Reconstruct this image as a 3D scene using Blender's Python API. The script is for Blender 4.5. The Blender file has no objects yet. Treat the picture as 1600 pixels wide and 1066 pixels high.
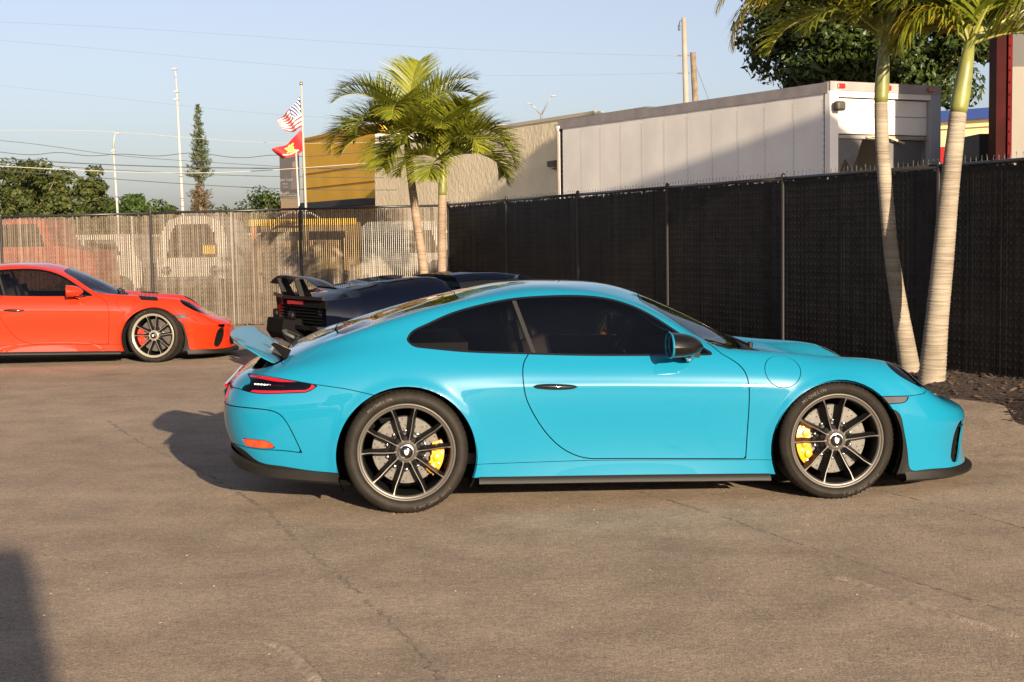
import bpy, math, random
import numpy as np
from mathutils import Matrix, Vector

# ================================================================= camera, sky, sun, exposure
scene = bpy.context.scene
R_ = math.radians
CAM_H, F_PX = 1.547, 2300.0
PITCH, ROLL = math.atan(170 / F_PX), R_(0.775)
_fw = np.array([0, math.cos(PITCH), -math.sin(PITCH)]); _rt = np.array([1.0, 0, 0]); _up = np.cross(_rt, _fw)
CAM_R = _rt * math.cos(ROLL) - _up * math.sin(ROLL)
CAM_U = _up * math.cos(ROLL) + _rt * math.sin(ROLL)
cam_data = bpy.data.cameras.new('camera')
cam = bpy.data.objects.new('camera', cam_data); scene.collection.objects.link(cam)
cam_data.sensor_width = 36.0; cam_data.lens = F_PX / 1600 * 36.0
cam_data.clip_start = 0.05; cam_data.clip_end = 3000
cam.matrix_world = Matrix(((CAM_R[0], CAM_U[0], -_fw[0], 0), (CAM_R[1], CAM_U[1], -_fw[1], 0), (CAM_R[2], CAM_U[2], -_fw[2], CAM_H), (0, 0, 0, 1)))
scene.camera = cam

SUN_AZ, SUN_EL = R_(20.5), R_(14.0)          # azimuth: to the right of straight behind the camera
world = bpy.data.worlds.new('World'); scene.world = world; world.use_nodes = True
wn = world.node_tree; wn.nodes.clear()
sky = wn.nodes.new('ShaderNodeTexSky'); sky.sky_type = 'NISHITA'; sky.sun_disc = False
sky.sun_elevation = SUN_EL; sky.sun_rotation = math.pi - SUN_AZ
sky.air_density = 0.9; sky.dust_density = 1.5; sky.ozone_density = 2.4; sky.altitude = 0
bg = wn.nodes.new('ShaderNodeBackground'); bg.inputs['Strength'].default_value = 0.061
wo = wn.nodes.new('ShaderNodeOutputWorld')
hs = wn.nodes.new('ShaderNodeHueSaturation'); hs.inputs['Saturation'].default_value = 0.62
tn = wn.nodes.new('ShaderNodeMix'); tn.data_type = 'RGBA'; tn.blend_type = 'MULTIPLY'; tn.inputs['Factor'].default_value = 1.0; tn.inputs[7].default_value = (1.04, 0.985, 1.03, 1)
wn.links.new(sky.outputs[0], hs.inputs['Color']); wn.links.new(hs.outputs[0], tn.inputs[6]); wn.links.new(tn.outputs[2], bg.inputs[0]); wn.links.new(bg.outputs[0], wo.inputs[0])
sun_data = bpy.data.lights.new('sun', 'SUN'); sun_data.energy = 5.0; sun_data.angle = R_(0.55); sun_data.color = (1.0, 0.82, 0.60)
sun = bpy.data.objects.new('sun', sun_data); scene.collection.objects.link(sun)
SUN_DIR = Vector((math.sin(SUN_AZ) * math.cos(SUN_EL), -math.cos(SUN_AZ) * math.cos(SUN_EL), math.sin(SUN_EL)))
sun.rotation_euler = SUN_DIR.to_track_quat('Z', 'Y').to_euler()
sun.location = SUN_DIR * 60
vs = scene.view_settings
scene.display_settings.display_device = 'sRGB'
vs.view_transform = 'Standard'; vs.look = 'None'; vs.exposure = 1.3; vs.gamma = 1.0; vs.use_curve_mapping = False
scene.cycles.max_bounces = 8; scene.cycles.transparent_max_bounces = 24
scene.cycles.use_denoising = True
# ================================================================= helpers
COL = scene.collection

def at(px, py, y):
    """world point seen at photo pixel (px, py) at real distance y in front of the camera"""
    d = _fw * F_PX + CAM_R * (px - 800) + CAM_U * (533 - py)
    p = d * (y / d[1]); return Vector((p[0], p[1], p[2] + CAM_H))

def tag(o, label=None, cat=None, group=None, kind=None):
    if label: o['label'] = label
    if cat: o['category'] = cat
    if group: o['group'] = group
    if kind: o['kind'] = kind
    return o

def empty(name, loc=(0, 0, 0), rz=0, label=None, cat=None, group=None):
    o = bpy.data.objects.new(name, None); COL.objects.link(o)
    o.location = loc; o.rotation_euler = (0, 0, rz); o.empty_display_size = .2
    return tag(o, label, cat, group)

def link_mesh(name, me, parent=None, loc=None, rot=None):
    o = bpy.data.objects.new(name, me); COL.objects.link(o)
    if parent: o.parent = parent
    if loc is not None: o.location = loc
    if rot is not None: o.rotation_euler = rot
    return o

def copy_tree(o, parent=None):
    c = o.copy(); COL.objects.link(c); c.parent = parent
    for ch in o.children: copy_tree(ch, c)
    return c

def basis(d):
    d = Vector(d).normalized(); a = Vector((0, 0, 1)) if abs(d.z) < .95 else Vector((1, 0, 0))
    x = a.cross(d).normalized(); return x, d.cross(x).normalized(), d

class MB:
    """collects geometry; build() links it as one mesh object"""
    def __init__(s): s.v = []; s.f = []; s.m = []; s.mi = 0
    def add(s, vs, fs):
        n = len(s.v); s.v.extend([tuple(p) for p in vs]); s.f.extend([tuple(i + n for i in f) for f in fs]); s.m.extend([s.mi] * len(fs)); return s
    def box(s, c, size, rot=None, taper=None):
        hx, hy, hz = size[0] / 2, size[1] / 2, size[2] / 2; P = []
        for z in (-1, 1):
            k = taper if (taper and z > 0) else (1, 1)
            for (a, b) in ((-1, -1), (1, -1), (1, 1), (-1, 1)): P.append(Vector((a * hx * k[0], b * hy * k[1], z * hz)))
        if rot is not None:
            from mathutils import Euler
            Rm = rot if isinstance(rot, Matrix) else Euler(rot).to_matrix()
            P = [Rm @ p for p in P]
        c = Vector(c)
        return s.add([p + c for p in P], [(3, 2, 1, 0), (4, 5, 6, 7), (0, 1, 5, 4), (1, 2, 6, 5), (2, 3, 7, 6), (3, 0, 4, 7)])
    def bbox(s, x0, x1, y0, y1, z0, z1): return s.box(((x0 + x1) / 2, (y0 + y1) / 2, (z0 + z1) / 2), (x1 - x0, y1 - y0, z1 - z0))
    def rbox(s, c, size, r, rot=None, seg=2):
        """box with rounded vertical (local z) edges and chamfered caps"""
        hx, hy, hz = size[0] / 2, size[1] / 2, size[2] / 2; r = min(r, hx * .98, hy * .98); ring = []
        for (sx, sy, a0) in ((1, 1, 0), (-1, 1, 90), (-1, -1, 180), (1, -1, 270)):
            for k in range(seg + 1):
                a = R_(a0 + 90 * k / seg); ring.append((sx * (hx - r), sy * (hy - r), math.cos(a), math.sin(a)))
        cr = min(r, hz) * .6; V = []; n = len(ring)
        for (z, rr) in ((-hz, r - cr * .7), (-hz + cr, r), (hz - cr, r), (hz, r - cr * .7)):
            for (x, y, ca, sa) in ring: V.append(Vector((x + ca * rr, y + sa * rr, z)))
        F = [tuple(range(n - 1, -1, -1)), tuple(range(3 * n, 4 * n))]
        for l in range(3):
            for i in range(n): j = (i + 1) % n; F.append((l * n + i, l * n + j, (l + 1) * n + j, (l + 1) * n + i))
        if rot is not None:
            from mathutils import Euler
            Rm = rot if isinstance(rot, Matrix) else Euler(rot).to_matrix(); V = [Rm @ p for p in V]
        c = Vector(c); return s.add([p + c for p in V], F)
    def tube(s, pts, rad, n=8, cap=True):
        pts = [Vector(p) for p in pts]; rad = rad if hasattr(rad, '__len__') else [rad] * len(pts); V = []; F = []
        px = None
        for i, p in enumerate(pts):
            d = (pts[min(i + 1, len(pts) - 1)] - pts[max(i - 1, 0)])
            if d.length < 1e-9: d = Vector((0, 0, 1))
            d.normalize()
            if px is None: px = basis(d)[0]
            x = (px - d * px.dot(d)); x = x.normalized() if x.length > 1e-6 else basis(d)[0]; px = x; y = d.cross(x)
            for k in range(n):
                a = 2 * math.pi * k / n; V.append(p + (x * math.cos(a) + y * math.sin(a)) * rad[i])
        for i in range(len(pts) - 1):
            for k in range(n): j = (k + 1) % n; F.append((i * n + k, i * n + j, (i + 1) * n + j, (i + 1) * n + k))
        if cap: F += [tuple(range(n - 1, -1, -1)), tuple(range((len(pts) - 1) * n, len(pts) * n))]
        return s.add(V, F)
    def lathe(s, prof, n=32, M=None, cap=False, closed=False):
        """profile [(r, h)] about local z; M places it"""
        V = []; F = []
        for (r, h) in prof:
            for k in range(n): a = 2 * math.pi * k / n; V.append(Vector((r * math.cos(a), r * math.sin(a), h)))
        m = len(prof)
        for i in range(m - 1 + (1 if closed else 0)):
            i2 = (i + 1) % m
            for k in range(n): j = (k + 1) % n; F.append((i * n + k, i * n + j, i2 * n + j, i2 * n + k))
        if cap: F += [tuple(range(n - 1, -1, -1)), tuple(range((m - 1) * n, m * n))]
        if M is not None: V = [M @ p for p in V]
        return s.add(V, F)
    def prism(s, poly, axis, a0, a1):
        """polygon extruded along axis: 'x' (poly is y,z), 'y' (poly is x,z), 'z' (poly is x,y)"""
        def P(u, v, w): return {'x': (w, u, v), 'y': (u, w, v), 'z': (u, v, w)}[axis]
        n = len(poly); V = [P(u, v, a0) for u, v in poly] + [P(u, v, a1) for u, v in poly]
        F = [tuple(range(n)), tuple(range(2 * n - 1, n - 1, -1))] + [(i, i + n, (i + 1) % n + n, (i + 1) % n) for i in range(n)]
        return s.add(V, F)
    def grid(s, G):
        G = np.asarray(G); a, b = G.shape[:2]
        return s.add(G.reshape(-1, 3).tolist(), [(i * b + j, i * b + j + 1, (i + 1) * b + j + 1, (i + 1) * b + j) for i in range(a - 1) for j in range(b - 1)])
    def mesh(s, name, mats, smooth=False):
        me = bpy.data.meshes.new(name)
        if s.v:
            L = np.fromiter((len(f) for f in s.f), np.int32, len(s.f)); idx = np.fromiter((i for f in s.f for i in f), np.int32, int(L.sum()))
            me.vertices.add(len(s.v)); me.vertices.foreach_set('co', np.asarray(s.v, np.float32).ravel())
            me.loops.add(len(idx)); me.loops.foreach_set('vertex_index', idx)
            me.polygons.add(len(L)); me.polygons.foreach_set('loop_start', np.concatenate([[0], np.cumsum(L)[:-1]]).astype(np.int32)); me.polygons.foreach_set('loop_total', L)
            me.polygons.foreach_set('use_smooth', np.full(len(L), bool(smooth)))
        for m in (mats if isinstance(mats, (list, tuple)) else [mats]): me.materials.append(m)
        if s.v:
            me.polygons.foreach_set('material_index', np.asarray(s.m, np.int32))
            me.update(calc_edges=True); me.validate(clean_customdata=False)
        return me
    def build(s, name, mats, parent=None, smooth=False, loc=None, rot=None, auto=None):
        o = link_mesh(name, s.mesh(name, mats, smooth), parent, loc, rot)
        if auto is not None: sharpen(o.data, auto)
        return o

def sharpen(me, deg):
    """smooth shading that stays crisp over edges sharper than deg"""
    me.polygons.foreach_set('use_smooth', np.full(len(me.polygons), True))
    try: me.set_sharp_from_angle(angle=R_(deg))
    except Exception: pass

# ------------------------------------------------------------------ materials
MATS = {}
def mat(name, col=(.5, .5, .5), rough=.5, metal=0, coat=0, spec=.5, var=0, vscale=8, bump=0, bscale=60, col2=None, emit=None, coat_rough=.03, sheen=0, detail=6, wear=None):
    if name in MATS: return MATS[name]
    m = bpy.data.materials.new(name); m.use_nodes = True; MATS[name] = m
    nt = m.node_tree; b = nt.nodes['Principled BSDF']; I = b.inputs
    I['Base Color'].default_value = (*col, 1); I['Roughness'].default_value = rough; I['Metallic'].default_value = metal
    I['Specular IOR Level'].default_value = spec
    if coat: I['Coat Weight'].default_value = coat; I['Coat Roughness'].default_value = coat_rough
    if emit: I['Emission Color'].default_value = (*emit[:3], 1); I['Emission Strength'].default_value = emit[3]
    if var or col2 or bump:
        tc = nt.nodes.new('ShaderNodeTexCoord')
        if var or col2:
            nz = nt.nodes.new('ShaderNodeTexNoise'); nz.inputs['Scale'].default_value = vscale; nz.inputs['Detail'].default_value = detail
            nt.links.new(tc.outputs['Object'], nz.inputs['Vector'])
            cr = nt.nodes.new('ShaderNodeValToRGB'); c2 = col2 or tuple(min(1, c * (1 + var)) for c in col); c1 = col if col2 else tuple(c * (1 - var) for c in col)
            cr.color_ramp.elements[0].position = .32; cr.color_ramp.elements[1].position = .68
            cr.color_ramp.elements[0].color = (*c1, 1); cr.color_ramp.elements[1].color = (*c2, 1)
            nt.links.new(nz.outputs['Fac'], cr.inputs['Fac']); nt.links.new(cr.outputs['Color'], I['Base Color'])
        if bump:
            nb = nt.nodes.new('ShaderNodeTexNoise'); nb.inputs['Scale'].default_value = bscale; nb.inputs['Detail'].default_value = 5
            nt.links.new(tc.outputs['Object'], nb.inputs['Vector'])
            bp = nt.nodes.new('ShaderNodeBump'); bp.inputs['Strength'].default_value = bump; bp.inputs['Distance'].default_value = .02
            nt.links.new(nb.outputs['Fac'], bp.inputs['Height']); nt.links.new(bp.outputs['Normal'], I['Normal'])
    return m

def glass_mat(name, tint, rough=.0, ior=1.5):
    if name in MATS: return MATS[name]
    m = bpy.data.materials.new(name); m.use_nodes = True; MATS[name] = m; nt = m.node_tree; nt.nodes.clear()
    o = nt.nodes.new('ShaderNodeOutputMaterial'); t = nt.nodes.new('ShaderNodeBsdfTransparent'); t.inputs[0].default_value = (*tint, 1)
    g = nt.nodes.new('ShaderNodeBsdfGlossy'); g.inputs['Roughness'].default_value = rough; g.inputs[0].default_value = (1, 1, 1, 1)
    fr = nt.nodes.new('ShaderNodeFresnel'); fr.inputs['IOR'].default_value = ior
    mx = nt.nodes.new('ShaderNodeMixShader')
    nt.links.new(fr.outputs[0], mx.inputs[0]); nt.links.new(t.outputs[0], mx.inputs[1]); nt.links.new(g.outputs[0], mx.inputs[2]); nt.links.new(mx.outputs[0], o.inputs[0])
    return m

def leaf_mat(name, c1, c2, trans=.35, rough=.45, vscale=3.0, spec=.3):
    """leaf with colour that varies from leaf to leaf and light coming through"""
    if name in MATS: return MATS[name]
    m = bpy.data.materials.new(name); m.use_nodes = True; MATS[name] = m; nt = m.node_tree; b = nt.nodes['Principled BSDF']; out = nt.nodes['Material Output']
    gi = nt.nodes.new('ShaderNodeNewGeometry')
    tc = nt.nodes.new('ShaderNodeTexCoord'); nz = nt.nodes.new('ShaderNodeTexNoise'); nz.inputs['Scale'].default_value = vscale; nz.inputs['Detail'].default_value = 3
    nt.links.new(tc.outputs['Object'], nz.inputs['Vector'])
    ad = nt.nodes.new('ShaderNodeMath'); ad.operation = 'MULTIPLY_ADD'; ad.inputs[1].default_value = .55; nt.links.new(gi.outputs['Random Per Island'], ad.inputs[0])
    sc_ = nt.nodes.new('ShaderNodeMath'); sc_.operation = 'MULTIPLY'; sc_.inputs[1].default_value = .5; nt.links.new(nz.outputs['Fac'], sc_.inputs[0]); nt.links.new(sc_.outputs[0], ad.inputs[2])
    cr = nt.nodes.new('ShaderNodeValToRGB'); cr.color_ramp.elements[0].color = (*c1, 1); cr.color_ramp.elements[1].color = (*c2, 1)
    cr.color_ramp.elements[0].position = .2; cr.color_ramp.elements[1].position = .85
    nt.links.new(ad.outputs[0], cr.inputs['Fac']); nt.links.new(cr.outputs['Color'], b.inputs['Base Color'])
    b.inputs['Roughness'].default_value = rough; b.inputs['Specular IOR Level'].default_value = spec
    tr = nt.nodes.new('ShaderNodeBsdfTranslucent'); nt.links.new(cr.outputs['Color'], tr.inputs['Color'])
    mx = nt.nodes.new('ShaderNodeMixShader'); mx.inputs[0].default_value = trans
    nt.links.new(b.outputs[0], mx.inputs[1]); nt.links.new(tr.outputs[0], mx.inputs[2]); nt.links.new(mx.outputs[0], out.inputs['Surface'])
    return m

def text_mesh(body, size, mats, name='lettering', parent=None, extrude=.002, align='CENTER', sx=1.0, bold=0):
    cu = bpy.data.curves.new(name, 'FONT'); cu.body = body; cu.size = size; cu.extrude = extrude; cu.align_x = align; cu.align_y = 'CENTER'; cu.offset = bold
    cu.resolution_u = 3
    o = bpy.data.objects.new(name, cu); COL.objects.link(o)
    dg = bpy.context.evaluated_depsgraph_get(); me = bpy.data.meshes.new_from_object(o.evaluated_get(dg))
    bpy.data.objects.remove(o); bpy.data.curves.remove(cu)
    me.materials.clear(); me.materials.append(mats); me.name = name
    return link_mesh(name, me, parent)
# ================================================================= ground
def ground_z(x, y):
    """the lot rises a little towards the planting strip along the right-hand fence"""
    x = np.asarray(x, float); y = np.asarray(y, float)
    # distance to the left of the right-hand fence line
    dx, dy = FENCE_B[0] - FENCE_A[0], FENCE_B[1] - FENCE_A[1]; L = math.hypot(dx, dy)
    d = -((x - FENCE_A[0]) * (dy) - (y - FENCE_A[1]) * dx) / L    # <0 on the lot side
    t = np.clip(1 - (-d - .4) / 2.3, 0, 1); t = np.where(d > 0, 1, t)
    near = np.clip((26.5 - y) / 8, 0, 1) * np.clip((y + 6) / 6, 0, 1) * np.clip(1.0 - (d - 6) / 10, 0, 1)
    return .17 * (t * t * (3 - 2 * t)) * near

D_BACK = 25.4
C0 = at(700, 318, D_BACK)                                   # fence corner
_p4 = at(1467, 257, 13.7)
FENCE_A = (C0.x, C0.y); FENCE_B = (_p4.x, _p4.y)

def asphalt():
    m = bpy.data.materials.new('asphalt'); m.use_nodes = True; nt = m.node_tree; b = nt.nodes['Principled BSDF']; N = nt.nodes.new; Lk = nt.links.new
    tc = N('ShaderNodeTexCoord')
    def noise(sc, det, rough=.55, vec=None):
        n = N('ShaderNodeTexNoise'); n.inputs['Scale'].default_value = sc; n.inputs['Detail'].default_value = det; n.inputs['Roughness'].default_value = rough
        Lk(vec or tc.outputs['Object'], n.inputs['Vector']); return n
    def ramp(src, p0, c0, p1, c1):
        r = N('ShaderNodeValToRGB'); e = r.color_ramp.elements; e[0].position = p0; e[1].position = p1; e[0].color = (*c0, 1); e[1].color = (*c1, 1); Lk(src, r.inputs['Fac']); return r
    def mix(kind, fac, a, bb):
        x = N('ShaderNodeMix'); x.data_type = 'RGBA'; x.blend_type = kind
        if isinstance(fac, float): x.inputs['Factor'].default_value = fac
        else: Lk(fac, x.inputs['Factor'])
        Lk(a, x.inputs[6]); Lk(bb, x.inputs[7]); return x.outputs[2]
    mp = N('ShaderNodeMapping'); mp.inputs['Scale'].default_value = (.35, 1.0, 1); mp.inputs['Rotation'].default_value = (0, 0, .12); Lk(tc.outputs['Object'], mp.inputs['Vector'])
    big = noise(.45, 4, .55, mp.outputs['Vector']); mid = noise(2.2, 7, .65); fine = noise(70, 4, .75); grit = noise(180, 2, .6)
    base = ramp(big.outputs['Fac'], .30, (.286, .219, .158), .72, (.380, .299, .220))
    m1 = ramp(mid.outputs['Fac'], .28, (.70, .70, .70), .70, (1.12, 1.11, 1.10))
    c = mix('MULTIPLY', 1.0, base.outputs['Color'], m1.outputs['Color'])
    f1 = ramp(fine.outputs['Fac'], .30, (.50, .50, .50), .72, (1.36, 1.36, 1.36))
    c = mix('MULTIPLY', .85, c, f1.outputs['Color'])
    # pale stones in the binder
    vo = N('ShaderNodeTexVoronoi'); vo.inputs['Scale'].default_value = 95; Lk(tc.outputs['Object'], vo.inputs['Vector'])
    st = ramp(vo.outputs['Distance'], .10, (1, 1, 1), .22, (0, 0, 0))
    sp = N('ShaderNodeSeparateColor'); Lk(vo.outputs['Color'], sp.inputs[0])
    gt = N('ShaderNodeMath'); gt.operation = 'GREATER_THAN'; gt.inputs[1].default_value = .66; Lk(sp.outputs[0], gt.inputs[0])
    ml = N('ShaderNodeMath'); ml.operation = 'MULTIPLY'; Lk(st.outputs['Color'], ml.inputs[0]); Lk(gt.outputs[0], ml.inputs[1])
    rgb = N('ShaderNodeRGB'); rgb.outputs[0].default_value = (.47, .40, .32, 1)
    c = mix('MIX', ml.outputs[0], c, rgb.outputs[0])
    # coarse aggregate: dark pits and pale chips
    ag = noise(130, 2, .5); ar = ramp(ag.outputs['Fac'], .36, (.55, .55, .55), .64, (1.38, 1.38, 1.38)); c = mix('MULTIPLY', .5, c, ar.outputs['Color'])
    sc3 = noise(26, 5, .7); a3 = ramp(sc3.outputs['Fac'], .34, (.74, .73, .72), .66, (1.2, 1.2, 1.2)); c = mix('MULTIPLY', .8, c, a3.outputs['Color'])
    # oil and tyre stains
    so = noise(.8, 3, .5); sr = ramp(so.outputs['Fac'], .62, (1, 1, 1), .78, (.72, .70, .68)); c = mix('MULTIPLY', 1.0, c, sr.outputs['Color'])
    Lk(c, b.inputs['Base Color']); b.inputs['Roughness'].default_value = .88; b.inputs['Specular IOR Level'].default_value = .25
    ha = N('ShaderNodeMath'); ha.operation = 'MULTIPLY_ADD'; ha.inputs[1].default_value = .5; Lk(grit.outputs['Fac'], ha.inputs[0]); Lk(fine.outputs['Fac'], ha.inputs[2])
    bp = N('ShaderNodeBump'); bp.inputs['Strength'].default_value = .7; bp.inputs['Distance'].default_value = .006; Lk(ha.outputs[0], bp.inputs['Height'])
    bp2 = N('ShaderNodeBump'); bp2.inputs['Strength'].default_value = .22; bp2.inputs['Distance'].default_value = .05; Lk(mid.outputs['Fac'], bp2.inputs['Height']); Lk(bp.outputs['Normal'], bp2.inputs['Normal'])
    Lk(bp2.outputs['Normal'], b.inputs['Normal'])
    return m
M_ASPH = asphalt()
def axis_pts(a, b, fine0, fine1, step):
    l = [a]
    v = a
    while v < fine0: v += max(step, (fine0 - v) * .35); l.append(min(v, fine0))
    v = fine0
    while v < fine1: v += step; l.append(v)
    w = step
    while v < b: w *= 1.5; v += w; l.append(min(v, b))
    return sorted(set(round(q, 4) for q in l))
gx = axis_pts(-900, 900, -16, 18, .5); gy = axis_pts(-60, 1800, -8, 40, .5)
GX, GY = np.meshgrid(gx, gy); GZ = ground_z(GX, GY)
ground = MB().grid(np.stack([GX, GY, GZ], -1)).build('ground', M_ASPH, smooth=True); tag(ground, kind='structure')
# the sheet's faces must look up
if ground.data.polygons[0].normal.z < 0: ground.data.flip_normals()

def on_ground(px, py, lift=0):
    d = _fw * F_PX + CAM_R * (px - 800) + CAM_U * (533 - py)
    t = -CAM_H / d[2]; x, y = d[0] * t, d[1] * t
    for _ in range(4):
        z = float(ground_z(x, y)); t = (z - CAM_H) / d[2]; x, y = d[0] * t, d[1] * t
    return Vector((x, y, z + lift))

# paving seams, ridges and cracks lying in the lot (children of the ground)
M_CRACK = mat('crack_tar', (.185, .142, .103), .95, var=.35, vscale=30, bump=.6, bscale=120)
M_RIDGE = mat('patched_asphalt', (.30, .235, .175), .92, var=.3, vscale=25, bump=.8, bscale=150)
def ragged_strip(name, pix, width, material, seed, height=.003, step=.05, gaps=0.0, ragged=.45):
    rnd = random.Random(seed); P = [on_ground(*p) for p in pix]; mb = MB(); L = []; Rr = []; runs = []
    for a, b in zip(P[:-1], P[1:]):
        n = max(2, int((b - a).length / step)); d = (b - a).normalized(); s = Vector((-d.y, d.x, 0))
        for i in range(n):
            c = a.lerp(b, i / n) + s * rnd.gauss(0, width * .22 * ragged)
            w = width * (1 + rnd.uniform(-ragged, ragged)) * .5
            if gaps and rnd.random() < gaps:
                if len(L) > 2: runs.append((L, Rr))
                L, Rr = [], []
                continue
            L.append((c + s * w, c)); Rr.append(c - s * w)
    if len(L) > 2: runs.append((L, Rr))
    for L, Rr in runs:
        n = len(L); V = []; F = []
        for i in range(n):
            hgt = height if 0 < i < n - 1 else .0
            for (p, zz) in ((L[i][0], -.002), (L[i][1].lerp(L[i][0], .4), hgt + .0015), (L[i][1].lerp(Rr[i], .4), hgt + .001), (Rr[i], -.002)):
                V.append((p.x, p.y, float(ground_z(p.x, p.y)) + zz))
        for i in range(n - 1):
            for k in range(3): F.append((4 * i + k, 4 * i + k + 1, 4 * i + 4 + k + 1, 4 * i + 4 + k))
        mb.add(V, F)
    o = mb.build(name, material, ground, smooth=True)
    if o.data.polygons[0].normal.z < 0: o.data.flip_normals()
    return o
ragged_strip('seam', [(165, 655), (215, 690), (330, 745), (420, 800), (480, 860), (560, 925), (640, 1000), (700, 1075)], .035, M_CRACK, 1, .001, .03, .08, .8)
ragged_strip('seam', [(1000, 768), (1120, 805), (1250, 850), (1400, 900), (1510, 935), (1610, 965)], .03, M_CRACK, 2, .001, .03, .08, .8)
ragged_strip('ridge', [(1292, 900), (1330, 908), (1420, 940), (1500, 968), (1610, 1001)], .05, M_RIDGE, 3, .012, .05, 0, .10)
ragged_strip('crack', [(1300, 899), (1340, 908), (1420, 936), (1500, 963), (1610, 996)], .016, M_CRACK, 4, .004, .03, .12, .8)
ragged_strip('seam', [(1365, 765), (1450, 785), (1530, 806), (1610, 828)], .02, M_CRACK, 5, .002, .03, .1, .6)
ragged_strip('ridge', [(412, 1000), (440, 1012), (470, 1038), (505, 1075)], .06, M_RIDGE, 6, .011, .05, 0, .10)
ragged_strip('crack', [(405, 998), (437, 1002), (462, 1024), (490, 1048), (520, 1078)], .035, M_CRACK, 7, .004, .02, .1, .8)
ragged_strip('crack', [(60, 868), (95, 873), (140, 886)], .03, M_CRACK, 8, .002, .02, .2, .8)
# loose grit and leaf scraps over the near lot
rnd = random.Random(5); mb = MB()
for i in range(420):
    x = rnd.uniform(-4, 5); y = rnd.uniform(3.6, 12); s = rnd.uniform(.003, .008); z = float(ground_z(x, y))
    a = rnd.uniform(0, 6.28); mb.box((x, y, z + s * .2), (s * 1.5, s, s * .35), (rnd.uniform(-.4, .4), rnd.uniform(-.4, .4), a), taper=(.5, .6))
tag(mb.build('grit', mat('grit_stone', (.26, .21, .16), .9, var=.5, vscale=40)), 'loose grit scattered over the asphalt lot', 'gravel', kind='stuff')

# ================================================================= fences
M_SLAT = mat('tan_slat', (.098, .075, .051), .45, spec=.4, var=.22, vscale=9)
M_SLATB = mat('black_slat', (.0135, .0115, .0095), .45, spec=.2, var=.5, vscale=5)
M_WIRE = mat('black_vinyl_wire', (.03, .028, .026), .45)
M_POST = mat('black_fence_post', (.022, .021, .021), .35)
def bay_meshes(S, H, seed, spikes, slat_m, wd):
    rnd = random.Random(seed); pitch = .0362; sl = MB(); w = MB(); n = int(S / pitch)
    for i in range(n):
        x = (i + .5) * S / n
        if wd < .03 and rnd.random() < .0: continue
        lean = rnd.gauss(0, .0016 if wd < .03 else .0006); y = rnd.gauss(0, .0025 if wd < .03 else .0004); tw = rnd.gauss(0, .10) if wd < .03 else rnd.gauss(.13, .055)
        top = H - .03 + rnd.gauss(0, .012); bot = .035 + abs(rnd.gauss(0, .012)); c, s_ = math.cos(tw) * wd / 2, math.sin(tw) * wd / 2; t = .0015
        V = []
        for z, dx in ((bot, 0), (top, lean)):
            for (a, b) in ((-c, -s_ - t), (c, s_ - t), (c, s_ + t), (-c, -s_ + t)): V.append((x + a + dx, y + b, z))
        sl.add(V, [(0, 1, 5, 4), (1, 2, 6, 5), (2, 3, 7, 6), (3, 0, 4, 7), (4, 5, 6, 7)])
    # woven wire: each strand zigzags up, hooking its neighbour
    pz = .0724; k = int(H / (pz / 2)); r = .0017
    for i in range(n + 1):
        x0 = i * S / n; V = []; F = []
        for j in range(k + 1):
            side = 1 if (i + j) % 2 else -1; x = x0 + side * S / n * .5; y = -.006 if j % 2 else .006; z = .02 + (H - .02) * j / k
            V += [(x - r, y - r, z), (x + r, y - r, z), (x, y + r, z)]
        for j in range(k):
            for q in range(3): F.append((3 * j + q, 3 * j + (q + 1) % 3, 3 * j + 3 + (q + 1) % 3, 3 * j + 3 + q))
        w.add(V, F)
        if spikes and i % 2 == 0:
            h = .055 + rnd.uniform(-.012, .012); lx = rnd.uniform(-.012, .012)
            for sx in (-1, 1): w.tube([(x0, 0, H - .01), (x0 + lx * .4, 0, H + h * .6), (x0 + sx * .006 + lx, rnd.uniform(-.006, .006), H + h)], [.0022, .0022, .0014], 3)
    return sl.mesh('slats', slat_m), w.mesh('chain_link', M_WIRE)

def fence(points, label, spikes, seed, slat_m, wd, variants=2):
    """points: list of (x, y, z_ground, z_top), one per post"""
    p0 = points[0]; root = empty('slatted_chain_link_fence', (p0[0], p0[1], 0), 0, label, 'fence')
    o = Vector((p0[0], p0[1], 0)); S = math.dist(points[1][:2], points[2][:2]); H = 1.0 * np.mean([p[3] - p[2] for p in points]) - .02
    kinds = [bay_meshes(S, H, seed + q, spikes, slat_m, wd) for q in range(variants)]
    for i, p in enumerate(points):
        MB().lathe([(.0, p[3] + .03), (.020, p[3] + .022), (.027, p[3]), (.026, p[3] - .01), (.024, p[3] - .02), (.024, p[2] - .1)], 12, cap=False).build('post', M_POST, root, True, loc=(p[0] - o.x, p[1] - o.y, 0))
    for i, (a, b) in enumerate(zip(points[:-1], points[1:])):
        ln = math.dist(a[:2], b[:2]); yaw = math.atan2(b[1] - a[1], b[0] - a[0]); dz = b[2] - a[2]; dzt = b[3] - a[3]
        A = Vector((a[0], a[1], a[3] - .03)) - o; B = Vector((b[0], b[1], b[3] - .03)) - o
        MB().tube([A, B], .021, 8).build('top_rail', M_POST, root, True)
        sl, w = kinds[i % variants]
        Hb = (a[3] - a[2] + b[3] - b[2]) / 2 - .02
        for nm, me in (('slats', sl), ('chain_link', w)):
            q = link_mesh(nm, me, root, (a[0] - o.x, a[1] - o.y, a[2])); q.rotation_euler = (0, -math.atan2((dz + dzt) / 2, ln), yaw); q.scale = (ln / S, 1, Hb / H)
            tag(q, kind='stuff')
        MB().tube([(A.x, A.y, a[2] + .06), (B.x, B.y, b[2] + .06)], .004, 5).build('tension_wire', M_WIRE, root)
    return root
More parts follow.
